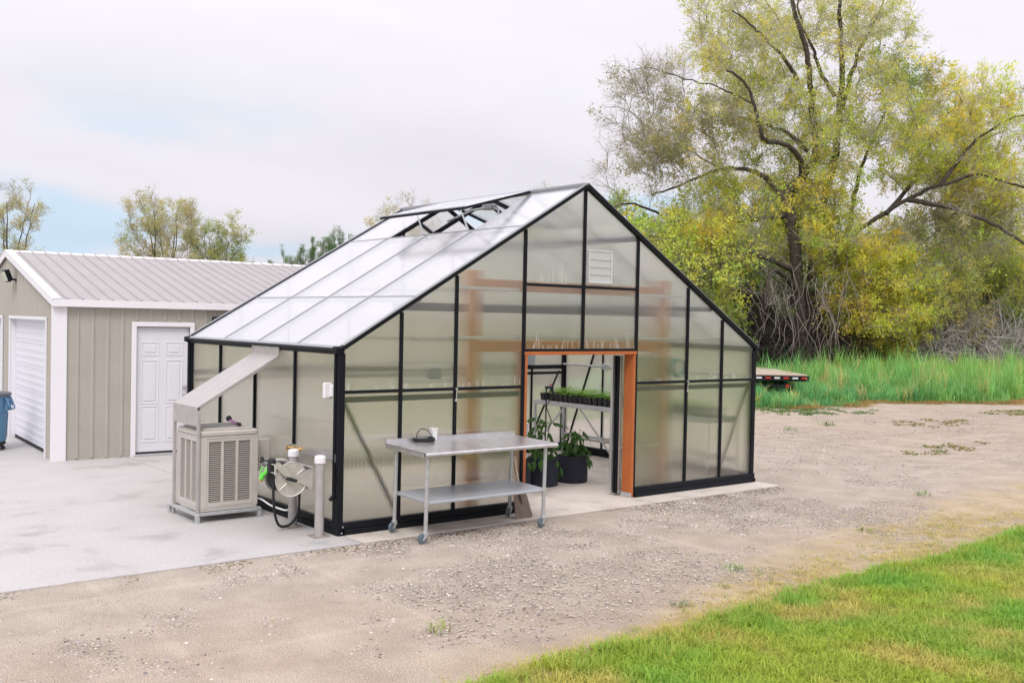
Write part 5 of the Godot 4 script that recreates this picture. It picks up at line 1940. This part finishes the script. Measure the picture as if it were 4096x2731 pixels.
func brush(called: String, at: Vector3, rad: Vector3, n: int, col: Color, up := 0.3, sc := 1.3) -> void:
	var xs := []
	var cs := PackedColorArray()
	for k in n:
		var v := Vector3(rng.randfn(), rng.randfn(), rng.randfn()).normalized() * pow(rng.randf(), 0.4) * rad
		if at.y + v.y < 0.1:
			v.y = 0.1 - at.y + rng.randf() * 0.5
		var d := Vector3(rng.randf() - 0.5, (rng.randf() - 0.5) * 1.6 + up, rng.randf() - 0.5).normalized()
		xs.append(aim(d, rng.randf() * TAU, sc * rng.randf_range(0.7, 1.3), at + v))
		var g := rng.randf_range(0.6, 1.4)
		cs.append(Color(col.r * g, col.g * g, col.b * g))
	scatter(self, called, bare_spray, xs, cs)


func build_trees() -> void:
	make_sprays()
	rng.seed = 515
	var yaw := -0.672
	var big := thing("cottonwood_tree", "huge spreading yellow-green tree with several dark limbs, rising behind the greenhouse", "tree", Vector3(34.43, 0, -19.16), yaw)
	var limbs := []
	for l in LIMBS:   # away is -z in the tree's own axes
		var pts := []
		for p in l[2]:
			pts.append(Vector3(p.x, maxf(p.y, -0.1), -p.z))
		limbs.append([l[0], l[1], pts])
	grow(big, limbs, CROWN, M.bark, Color(0.50, 0.46, 0.40), 5.3, 0.15, 1.05)
	# pale dead twigs hanging at its foot
	var hang := MB.new()
	for k in 120:
		var o := Vector3(rng.randf_range(-4.2, 1.6), rng.randf_range(2.2, 5.2), rng.randf_range(0.3, 2.4))
		var l := rng.randf_range(1.2, 3.2)
		var sw := Vector3(rng.randf_range(-1.2, 1.0), 0, rng.randf_range(-0.4, 0.8))
		var p := smooth_path([o, o + sw * 0.4 + Vector3(0, -l * 0.25, 0), o + sw * rng.randf_range(0.5, 1.1) + Vector3(rng.randf() * 0.3, -l * 0.65, 0), o + sw * 1.1 + Vector3(0, -minf(l, o.y - 0.1), 0)], 4)
		var r := PackedFloat32Array()
		for i in p.size():
			r.append(lerpf(0.014, 0.005, float(i) / p.size()))
		hang.tube(p, r, 4, false)
	part(big, "dead_twigs", hang, M.pale_twig).set_meta("kind", "stuff")
	var t2 := thing("willow_tree", "yellow-leaved tree with a dark leaning trunk, right of the huge tree", "tree", Vector3(39.6, 0, -15.2), yaw)
	grow(t2, [[0.2, 0.05, [Vector3(0, 0, 0), Vector3(-0.6, 0.7, 0), Vector3(-1.3, 1.5, 0), Vector3(-2.0, 2.4, -0.2), Vector3(-2.6, 3.8, -0.4), Vector3(-2.4, 5.4, -0.4)]], [0.09, 0.03, [Vector3(-0.9, 1.0, 0), Vector3(-2.2, 1.6, 0.4), Vector3(-3.2, 2.8, 0.6)]], [0.08, 0.03, [Vector3(-1.3, 1.5, 0), Vector3(-0.2, 3.0, -0.6), Vector3(0.8, 4.2, -1.0)]]],
		[[Vector3(-2.9, 3.0, 0), Vector3(2.2, 1.9, 1.6), 55, "yellow", 1.2], [Vector3(-1.0, 4.6, 0), Vector3(2.6, 1.6, 1.6), 45, "olive", 1.0], [Vector3(1.2, 3.4, -0.5), Vector3(1.8, 1.6, 1.5), 30, "grey", 0.7]], M.bark, Color(0.34, 0.31, 0.27), 4.0, 0.55)
	var t3 := thing("thorn_tree", "low dark forked tree above grey brush at the right edge of the photo", "tree", Vector3(44.8, 0, -14.9), yaw)
	grow(t3, [[0.17, 0.05, [Vector3(0, 0, 0), Vector3(0.05, 1.2, 0), Vector3(0.1, 2.4, 0), Vector3(-0.6, 3.3, 0.2), Vector3(-1.1, 4.6, 0.2)]], [0.12, 0.03, [Vector3(0.1, 2.3, 0), Vector3(0.4, 3.2, 0), Vector3(0.8, 4.6, -0.2), Vector3(1.0, 6.0, -0.3)]], [0.1, 0.03, [Vector3(0, 0.2, 0.1), Vector3(-0.7, 1.4, 0.2), Vector3(-1.0, 2.6, 0.3), Vector3(-1.6, 4.0, 0.4)]], [0.16, 0.05, [Vector3(1.2, 0.3, 0.6), Vector3(2.2, 1.1, 0.6), Vector3(3.4, 2.0, 0.6), Vector3(4.6, 3.2, 0.6)]]],
		[[Vector3(-0.8, 4.4, 0), Vector3(2.4, 1.8, 1.6), 46, "olive", 0.75], [Vector3(1.4, 5.0, 0), Vector3(2.4, 2.2, 1.8), 46, "olive", 0.8], [Vector3(0.5, 2.0, 0), Vector3(3.0, 1.2, 1.5), 30, "bare", 0.2]], M.bark, Color(0.30, 0.27, 0.25), 4.0, 0.2)
	# trees further back on the right
	var back := [
		[Vector3(52, 0, -22), 9.0, 4.5, "far", "broad olive-green tree in the distance behind the thorn tree"],
		[Vector3(58, 0, -16), 10.0, 5.0, "yellow", "tall yellow-green tree in the distance beyond the right end of tall grass"],
		[Vector3(46, 0, -31), 10.0, 4.5, "far", "olive-green tree in the distance between the huge tree and the thorn tree"],
		[Vector3(38, 0, -36), 9.5, 4.5, "green", "bright green tree in the distance behind the huge tree's trunk"],
		[Vector3(28, 0, -21.5), 6.2, 3.0, "olive", "bushy yellow-green tree behind the greenhouse's right roof slope"],
	]
	for k in back.size():
		var q: Array = back[k]
		rng.seed = 900 + k
		var t := thing("distant_tree", q[4], "tree", q[0], rng.randf() * TAU, "trees standing behind the huge tree")
		var h: float = q[1]
		var w: float = q[2]
		grow(t, vase(h, w * 0.7, 5, 0.16), [[Vector3(0, h * 0.62, 0), Vector3(w, h * 0.38, w), 110, q[3], 1.15], [Vector3(0, h * 0.25, 0), Vector3(w * 0.8, h * 0.22, w * 0.8), 50, "far", 1.0]], M.bark, Color(0.24, 0.22, 0.19), 2.6, 0.1, 1.5)
	# spring trees beyond the garage
	var left := [
		[Vector3(9.2, 0, -58), 10.4, 2.6, "pale", 5, 66, 0.55, "bare-looking spring tree cut off by the left edge, behind the garage roof"],
		[Vector3(16.0, 0, -51), 9.6, 2.3, "pale", 5, 90, 0.7, "tallest airy spring tree in the middle behind the garage roof"],
		[Vector3(19.0, 0, -49.2), 7.9, 1.9, "far", 5, 76, 0.9, "shorter greener tree growing beside the tallest one behind the garage roof"],
		[Vector3(31.0, 0, -47), 10.3, 2.6, "pale", 4, 60, 0.6, "pale tree whose top shows just over the open roof vent"],
		[Vector3(43.5, 0, -47), 12.5, 2.8, "pale", 4, 50, 0.45, "faint tree whose top shows over the greenhouse ridge"],
	]
	for k in left.size():
		var q: Array = left[k]
		rng.seed = 700 + k
		var t := thing("spring_tree", q[7], "tree", q[0], rng.randf() * TAU, "airy trees beyond the garage and greenhouse")
		var h: float = q[1]
		var w: float = q[2]
		grow(t, vase(h, w * 0.8, q[4], 0.11), [[Vector3(0, h * 0.72, 0), Vector3(w, h * 0.26, w), q[5], q[3], q[6]], [Vector3(0, h * 0.45, 0), Vector3(w * 1.15, h * 0.2, w * 1.15), int(q[5] * 0.6), q[3], q[6]]], M.bark, Color(0.46, 0.42, 0.38), 3.0, -0.35, 0.85)
	rng.seed = 333
	var pop := thing("poplar_clump", "dark green upright poplar clump at the left edge of the greenhouse roof", "tree", Vector3(23.4, 0, -46.2), -0.35)
	var pl := []
	var pz := []
	for k in 13:
		var x := -2.4 + 0.42 * k + rng.randf_range(-0.1, 0.1)
		var h := lerpf(5.3, 7.5, clampf(k / 9.0, 0, 1)) + rng.randf_range(-0.3, 0.3)
		var zz := rng.randf_range(-0.6, 0.6)
		pl.append([0.06, 0.012, [Vector3(x * 0.8, 0, zz), Vector3(x * 0.95, h * 0.5, zz), Vector3(x, h, zz)]])
		pz.append([Vector3(x, h * 0.72, zz), Vector3(0.26, h * 0.28, 0.26), 46, "poplar", 1.9])
		pz.append([Vector3(x, h * 0.4, zz), Vector3(0.4, h * 0.3, 0.4), 10, "poplar", 1.4])
	grow(pop, pl, pz, M.bark, Color(0.2, 0.2, 0.15), 5.0, -0.8, 0.42)
	# tangled undergrowth
	rng.seed = 60
	var f := Vector3(0.622, 0, -0.783)
	var r := Vector3(0.783, 0, 0.622)
	var foot := Vector3(34.43, 0, -19.16)
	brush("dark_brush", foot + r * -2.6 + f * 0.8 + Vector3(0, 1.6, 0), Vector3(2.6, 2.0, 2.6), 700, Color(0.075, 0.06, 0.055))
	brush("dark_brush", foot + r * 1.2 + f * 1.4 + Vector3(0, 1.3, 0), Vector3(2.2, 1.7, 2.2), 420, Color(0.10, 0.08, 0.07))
	brush("grey_brush", foot + r * 8.2 + f * 1.0 + Vector3(0, 1.1, 0), Vector3(3.2, 1.1, 2.4), 240, Color(0.40, 0.37, 0.35))
	brush("grey_brush", foot + r * 5.0 + f * 3.5 + Vector3(0, 1.0, 0), Vector3(2.6, 1.0, 2.0), 120, Color(0.30, 0.27, 0.23))
	var shrub_spots := [
		[foot + r * -5.2 + f * -1.0, 3.3, 1.9, "green", "bright green bush beside the greenhouse's lower right roof edge"],
		[foot + r * -3.4 + f * 3.5, 4.6, 2.4, "dark", "dark green bush in the shade left of the huge tree's trunk"],
		[foot + r * 3.6 + f * 4.5, 3.2, 2.0, "far", "olive bush right of the huge tree's trunk"],
		[foot + r * 10.5 + f * 4.0, 4.6, 2.6, "far", "olive bush behind the grey brush at the right"],
		[foot + r * 7.6 + f * 6.0, 4.2, 2.6, "olive", "yellow-olive bush behind the willow tree's leaning trunk"],
		[Vector3(13.2, 0, -22.6), 3.3, 2.6, "far", "green bush seen dimly through the first left front panel"],
		[Vector3(16.4, 0, -21.6), 3.6, 2.6, "green", "green bush seen dimly through the panels beside the orange doorway"],
		[Vector3(19.6, 0, -19.0), 3.4, 2.4, "far", "green bush seen dimly above the doorway through the panels"],
		[Vector3(23.4, 0, -17.4), 3.4, 2.4, "dark", "dark bush seen dimly through the right gable panels"],
	]
	for k in shrub_spots.size():
		var q: Array = shrub_spots[k]
		rng.seed = 820 + k
		var t := thing("bush", q[4], "bush", q[0])
		var h: float = q[1]
		var w: float = q[2]
		grow(t, vase(h, w * 0.7, 6, 0.07), [[Vector3(0, h * 0.55, 0), Vector3(w, h * 0.45, w), 90, q[3], 1.5], [Vector3(0, h * 0.25, 0), Vector3(w, h * 0.25, w), 40, q[3], 1.3]], M.bark, Color(0.16, 0.14, 0.12), 3.0, 0.1, 1.1)


# ---------------------------------------------------------------- grass
func blades(n: int, h: float, spread: float, w: float, lean: float, m: Material) -> ArrayMesh:
	var b := MB.new()
	b.tinted = true
	for k in n:
		var a := rng.randf() * TAU
		var o := Vector3(cos(a), 0, sin(a)) * spread * sqrt(rng.randf())
		var d := Vector3(rng.randf() - 0.5, 0, rng.randf() - 0.5).normalized()
		var s := Vector3(-d.z, 0, d.x)
		var hh := h * rng.randf_range(0.55, 1.1)
		var l := lean * rng.randf_range(0.3, 1.2) * hh
		var p1 := o + Vector3(0, hh * 0.55, 0) + d * l * 0.3
		var p2 := o + Vector3(0, hh * (0.98 - 0.25 * lean), 0) + d * l
		var g := rng.randf_range(0.8, 1.2)
		b.tint = Color(g, g, g)
		var nn := (d * -0.5 + Vector3.UP).normalized()
		var f := b.v.size()
		b.vert(o - s * w * 0.5, nn)
		b.vert(o + s * w * 0.5, nn)
		b.vert(p1 + s * w * 0.42, nn)
		b.vert(p1 - s * w * 0.42, nn)
		b.vert(p2, nn)
		b.tri(f, f + 1, f + 2)
		b.tri(f, f + 2, f + 3)
		b.tri(f + 3, f + 2, f + 4)
	return b.mesh(m)


func sow(called: String, kinds: Array, xs: Array, cs: Array) -> void:
	for v in kinds.size():
		var x2 := []
		var c2 := PackedColorArray()
		for i in range(v, xs.size(), kinds.size()):
			x2.append(xs[i])
			c2.append(cs[i])
		scatter(self, called, kinds[v], x2, c2)


func standing(p: Vector3, sc: float, tall := 1.0) -> Transform3D:
	return Transform3D(Basis(Vector3.UP, rng.randf() * TAU).scaled_local(Vector3(sc, sc * tall, sc)), p)


func build_grass() -> void:
	rng.seed = 2718
	var kinds := [blades(16, 0.075, 0.06, 0.006, 0.9, M.grass), blades(16, 0.09, 0.06, 0.006, 1.1, M.grass), blades(14, 0.06, 0.06, 0.007, 1.3, M.grass)]
	var patch := noise(0.55, 61, 3)
	var dry := noise(0.9, 62, 3)
	var xs := []
	var cs := []
	for pass_ in 2:
		for k in 62000 if pass_ == 0 else 22000:
			var x := rng.randf_range(-5.0, 12.0) if pass_ == 0 else rng.randf_range(-16.0, 32.0)
			var e := lawn_edge(x)
			var z := e + (rng.randf_range(-0.05, 6.5) if pass_ == 0 else rng.randf_range(-0.1, 11.0))
			var q := patch.get_noise_2d(x, z)
			var w := dry.get_noise_2d(x, z)
			if z < e + 0.22 and rng.randf() < 0.45:
				continue
			var c := Color(0.42, 0.53, 0.06).lerp(Color(0.24, 0.49, 0.06), clampf(0.35 + q * 1.3 + (x - 2.0) * 0.06, 0, 1))
			c = c.lerp(Color(0.64, 0.54, 0.15), clampf((w + 0.03) * 1.9 + rng.randf_range(-0.12, 0.22), 0, 0.85) * (1.0 - smoothstep(1.5, 6.0, x) * 0.6))
			var g := rng.randf_range(0.8, 1.2)
			xs.append(standing(Vector3(x, land(x, z) - 0.005, z), rng.randf_range(0.75, 1.2), rng.randf_range(0.8, 1.25) * (1.0 - 0.3 * clampf(w, 0, 1)) * (1.25 if z < e + 0.25 else 1.0)))
			cs.append(Color(c.r * g, c.g * g, c.b * g))
	# taller ragged tufts along the lawn's edge
	for k in 900:
		var x := rng.randf_range(-2.2, 12.0)
		if patch.get_noise_2d(x * 2.5, 7.0) < -0.1:
			continue
		var z := lawn_edge(x) + absf(rng.randfn()) * 0.16
		var c := Color(0.22, 0.44, 0.06).lerp(Color(0.46, 0.50, 0.08), rng.randf())
		xs.append(standing(Vector3(x, land(x, z) - 0.005, z), rng.randf_range(0.9, 1.4), rng.randf_range(1.0, 1.6)))
		cs.append(c)
	sow("lawn_grass", kinds, xs, cs)
	xs = []
	cs = []
	var stand := [blades(12, 0.055, 0.07, 0.004, 1.3, M.grass), blades(9, 0.07, 0.05, 0.005, 1.0, M.grass)]
	for k in 2600:
		var x := rng.randf_range(-0.5, 14.0)
		var wd := lerpf(0.2, 1.2, smoothstep(-1.0, 7.0, x))
		var z := lawn_edge(x) - absf(rng.randfn()) * wd * 0.5
		if dry.get_noise_2d(x * 1.6 + 30.0, z * 2.2) < 0.02:
			continue
		var c := Color(0.85, 0.70, 0.36).lerp(Color(0.62, 0.56, 0.18), rng.randf())
		if rng.randf() < 0.14:
			c = Color(0.30, 0.42, 0.08)
		xs.append(standing(Vector3(x, land(x, z) - 0.004, z), rng.randf_range(0.5, 1.1)))
		cs.append(c)
	sow("straw", stand, xs, cs)
	# dry straw along the lawn's edge
	var straw := [blades(10, 0.035, 0.07, 0.004, 2.6, M.grass), blades(8, 0.03, 0.08, 0.004, 3.2, M.grass)]
	xs = []
	cs = []
	for k in 9000:
		var x := rng.randf_range(-1.5, 16.0)
		var e := lawn_edge(x)
		var wd := lerpf(0.25, 1.25, smoothstep(-1.0, 7.0, x))
		var z := e + 0.1 - absf(rng.randfn()) * wd * 0.55
		if dry.get_noise_2d(x * 0.8 + 9, z * 1.3) < -0.12 and rng.randf() < 0.8:
			continue
		var c := Color(0.85, 0.68, 0.36).lerp(Color(0.66, 0.56, 0.20), rng.randf())
		if rng.randf() < 0.06:
			c = Color(0.22, 0.32, 0.05)
		xs.append(standing(Vector3(x, land(x, z), z), rng.randf_range(0.6, 1.1)))
		cs.append(c)
	for k in 700:   # thin straws lying about the yard
		var x := rng.randf_range(-4.0, 20.0)
		var z := rng.randf_range(0.7, 4.0) if k % 3 else rng.randf_range(-7.0, 1.0)
		if x < 7.3 and z < 0.7:
			continue
		xs.append(standing(Vector3(x, land(x, z) - 0.006, z), rng.randf_range(0.3, 0.7)))
		cs.append(Color(0.55, 0.43, 0.22))
	sow("straw", straw, xs, cs)
	# tall grass at the back of the yard
	var tall := [blades(18, 1.0, 0.2, 0.022, 0.35, M.grass), blades(18, 1.0, 0.2, 0.018, 0.5, M.grass), blades(16, 0.9, 0.22, 0.02, 0.7, M.grass)]
	xs = []
	cs = []
	var bump := noise(0.3, 64, 2)
	for k in 12000:
		var x := rng.randf_range(16.0, 52.0)
		var z := rng.randf_range(-16.0, 3.0)
		var s := field_edge(x, z)
		if s < 0.0 or s > 8.5:
			continue
		var front := smoothstep(0.0, 1.2, s)
		var h := lerpf(0.72, 1.25, smoothstep(20.5, 30.0, x)) * (0.85 + 0.75 * bump.get_noise_2d(x * 1.6, z * 1.6)) * rng.randf_range(0.8, 1.2) * lerpf(0.65, 1.0, front)
		var c := Color(0.14, 0.42, 0.14).lerp(Color(0.30, 0.56, 0.13), clampf(smoothstep(20.0, 32.0, x) + bump.get_noise_2d(x * 2, z * 2 + 40) * 0.8, 0, 1))
		if rng.randf() < 0.09:
			c = Color(0.55, 0.50, 0.18)
			h *= 1.12
		var g := rng.randf_range(0.75, 1.25)
		xs.append(standing(Vector3(x, land(x, z) - 0.03, z), rng.randf_range(0.8, 1.2), h))
		cs.append(Color(c.r * g, c.g * g, c.b * g))
	sow("tall_grass", tall, xs, cs)
	xs = []
	cs = []
	for k in 18000:   # dry rusty skirt at its foot
		var x := rng.randf_range(18.0, 46.0)
		var z := rng.randf_range(-12.0, 2.0)
		var s := field_edge(x, z)
		if s < -0.45 or s > 0.35 or bump.get_noise_2d(x * 1.5, z) < -0.25:
			continue
		xs.append(standing(Vector3(x, land(x, z), z), rng.randf_range(2.0, 4.5), 1.3))
		cs.append(Color(0.42, 0.24, 0.07).lerp(Color(0.5, 0.36, 0.12), rng.randf()))
	sow("dry_grass", straw, xs, cs)
	# single tufts of green in the yard
	var tuft := blades(26, 0.10, 0.10, 0.008, 1.3, M.grass)
	var tufts := [
		[Vector3(2.42, 0, 3.2), 1.1, Color(0.13, 0.30, 0.04), "wide green grass tuft alone in the dirt, farthest of three before the lawn"],
		[Vector3(1.04, 0, 3.78), 0.8, Color(0.07, 0.16, 0.03), "small dark round weed in the dirt close to the lawn edge"],
		[Vector3(1.78, 0, 3.6), 0.75, Color(0.32, 0.36, 0.06), "thin yellow-green tuft in the dirt between the dark weed and wide tuft"],
		[Vector3(-0.92, 0, 3.2), 1.1, Color(0.30, 0.36, 0.08), "sprawling pale tuft in the bare dirt in front of the work table"],
		[Vector3(5.05, 0, 2.9), 1.0, Color(0.28, 0.33, 0.07), "yellow-green tuft standing in straw near the right end of the lawn"],
		[Vector3(7.9, 0, 2.0), 1.2, Color(0.16, 0.28, 0.05), "pair of green sprigs in the dirt near the right edge of the photo"],
		[Vector3(15.0, 0, -4.4), 2.2, Color(0.15, 0.26, 0.05), "low weed in the bare dirt right of the greenhouse corner"],
		[Vector3(13.4, 0, -4.2), 1.6, Color(0.14, 0.24, 0.05), "small weed in the dirt nearest the greenhouse's right corner"],
	]
	for q in tufts:
		var p: Vector3 = q[0]
		var t := thing("grass_tuft", q[3], "weed", Vector3(p.x, land(p.x, p.z), p.z), rng.randf() * TAU, "tufts growing in the bare yard")
		var c: Color = q[2]
		var b := MB.new()
		var m := StandardMaterial3D.new()
		m.resource_name = "tuft"
		m.albedo_color = lin(c.r, c.g, c.b)
		m.vertex_color_use_as_albedo = true
		m.roughness = 0.6
		m.backlight_enabled = true
		m.backlight = Color(0.5, 0.5, 0.5)
		var o := part(t, "blades", tuft, m)
		o.scale = Vector3(q[1], q[1] * 0.8, q[1])
	# low leafy weeds in patches on the bare ground
	var lw := blades(18, 0.05, 0.16, 0.03, 2.2, M.grass)
	xs = []
	cs = []
	for q in [[Vector3(17.9, 0, -8.0), 1.2, 46], [Vector3(18.6, 0, -6.6), 1.2, 40], [Vector3(17.4, 0, -6.9), 0.9, 20], [Vector3(22.5, 0, -3.2), 1.5, 34], [Vector3(24.5, 0, -2.6), 1.0, 16], [Vector3(17.2, 0, -3.2), 1.2, 18], [Vector3(13.0, 0, -0.4), 1.0, 14]]:
		for k in q[2]:
			var a := rng.randf() * TAU
			var rr: float = q[1] * sqrt(rng.randf())
			var x: float = q[0].x + cos(a) * rr * 1.3
			var z: float = q[0].z + sin(a) * rr * 0.7
			var c := Color(0.13, 0.24, 0.05) if q[0].x < 20 and q[0].z < -5 else Color(0.34, 0.27, 0.09).lerp(Color(0.2, 0.26, 0.06), rng.randf())
			xs.append(standing(Vector3(x, land(x, z), z), rng.randf_range(0.7, 1.3)))
			cs.append(c)
	sow("low_weeds", [lw], xs, cs)
	build_stones()


func build_stones() -> void:
	rng.seed = 1618
	var kinds := []
	for v in 3:
		var b := MB.new()
		var s := Vector3(rng.randf_range(0.7, 1.2), rng.randf_range(0.4, 0.7), rng.randf_range(0.7, 1.2))
		var p := [Vector3(0.5, 0, 0.1), Vector3(0, 0.05, 0.5), Vector3(-0.5, 0, 0), Vector3(0.05, 0, -0.5)]
		var top := Vector3(rng.randf_range(-0.15, 0.15), 0.5, rng.randf_range(-0.15, 0.15))
		for k in 4:
			var a: Vector3 = p[k]
			var e: Vector3 = p[(k + 1) % 4]
			b.face([e * s, a * s, top * s])
			b.face([a * s, e * s, Vector3(0, -0.3, 0) * s])
		kinds.append(b.mesh(M.stone))
	var xs := []
	var cs := []
	var spread := noise(0.4, 71, 3)
	for k in 230000:
		var near := k < 160000
		var x := rng.randf_range(-6.0, 8.5) if near else rng.randf_range(-4.0, 22.0)
		var z := (0.45 + 3.4 * pow(rng.randf(), 1.5)) if near else rng.randf_range(-8.0, 3.6)
		if x < 7.0 and z < 0.43:
			continue
		if z > lawn_edge(x) - 0.2:
			continue
		var dens := 0.62 + 0.22 * spread.get_noise_2d(x, z) - 0.16 * maxf(z - 1.6, 0.0) - 0.03 * maxf(x - 9.0, 0.0)
		if rng.randf() > dens:
			continue
		var sz := 0.006 + 0.011 * pow(rng.randf(), 3.4)
		if not near:
			sz *= 1.6
		xs.append(standing(Vector3(x, land(x, z) + 0.001, z), sz * 1.6))
		var t := rng.randf()
		var c := Color(0.54, 0.475, 0.41).lerp(Color(0.36, 0.33, 0.305), rng.randf())
		if t < 0.06:
			c = Color(0.66, 0.61, 0.56)
		elif t < 0.3:
			c = Color(0.20, 0.185, 0.185)
		elif t < 0.42:
			c = Color(0.46, 0.35, 0.25)
		cs.append(c)
	sow("gravel", kinds, xs, cs)
	# brown bits of leaf and bark blown against the slab and over the yard
	var lf := MB.new()
	lf.face([Vector3(-0.5, 0.1, 0), Vector3(0, 0, 0.2), Vector3(0.5, 0.16, 0), Vector3(0, 0.02, -0.2)])
	var lm := lf.mesh(M.stone)
	xs = []
	cs = []
	for k in 3600:
		var x := rng.randf_range(-4.0, 7.0)
		var z := 0.44 + 0.13 * absf(rng.randfn())
		if k > 2400:
			x = rng.randf_range(-4.0, 16.0)
			z = rng.randf_range(0.8, 3.6) if x < 7 else rng.randf_range(-6.0, 3.0)
		elif spread.get_noise_2d(x * 2, 3) < -0.1:
			continue
		xs.append(standing(Vector3(x, land(x, z) + 0.003, z), rng.randf_range(0.012, 0.045)))
		cs.append(Color(0.10, 0.075, 0.05).lerp(Color(0.24, 0.17, 0.09), rng.randf()))
	sow("leaf_litter", [lm], xs, cs)


func build_far() -> void:
	# low hills all round the plain
	var b := MB.new()
	var f := noise(1.0, 90, 4)
	var n := 180
	for k in n + 1:
		var a := TAU * (k % n) / n
		var d := Vector3(cos(a), 0, sin(a))
		var h := 7.0 + 7.0 * f.get_noise_2d(cos(a) * 2.4, sin(a) * 2.4)
		for q in [[520.0, -1.0], [590.0, h * 0.7], [680.0, h], [760.0, -1.0]]:
			b.vert(d * q[0] + Vector3(0, q[1], 0), (Vector3.UP - d * 0.1).normalized())
	for k in n:
		for j in 3:
			var q := k * 4 + j
			b.tri(q, q + 5, q + 1)
			b.tri(q, q + 4, q + 5)
	structure("hills", b, M.hill)
	# pale shed glimpsed through the brush
	var s := thing("white_shed", "small white shed glimpsed through the brush at the right edge", "shed", Vector3(76.5, 0, -27.6), -0.6)
	var wb := MB.new()
	wb.box(Vector3(0, 1.5, 0), Vector3(5.0, 3.0, 4.0))
	part(s, "wall", wb, M.white_trim)
	var rb := MB.new()
	rb.prism(PackedVector2Array([Vector2(-2.8, 2.95), Vector2(2.8, 2.95), Vector2(0, 4.1)]), 4.4, Transform3D(Basis.IDENTITY, Vector3(0, 0, -2.2)))
	part(s, "roof", rb, M.grey_metal)
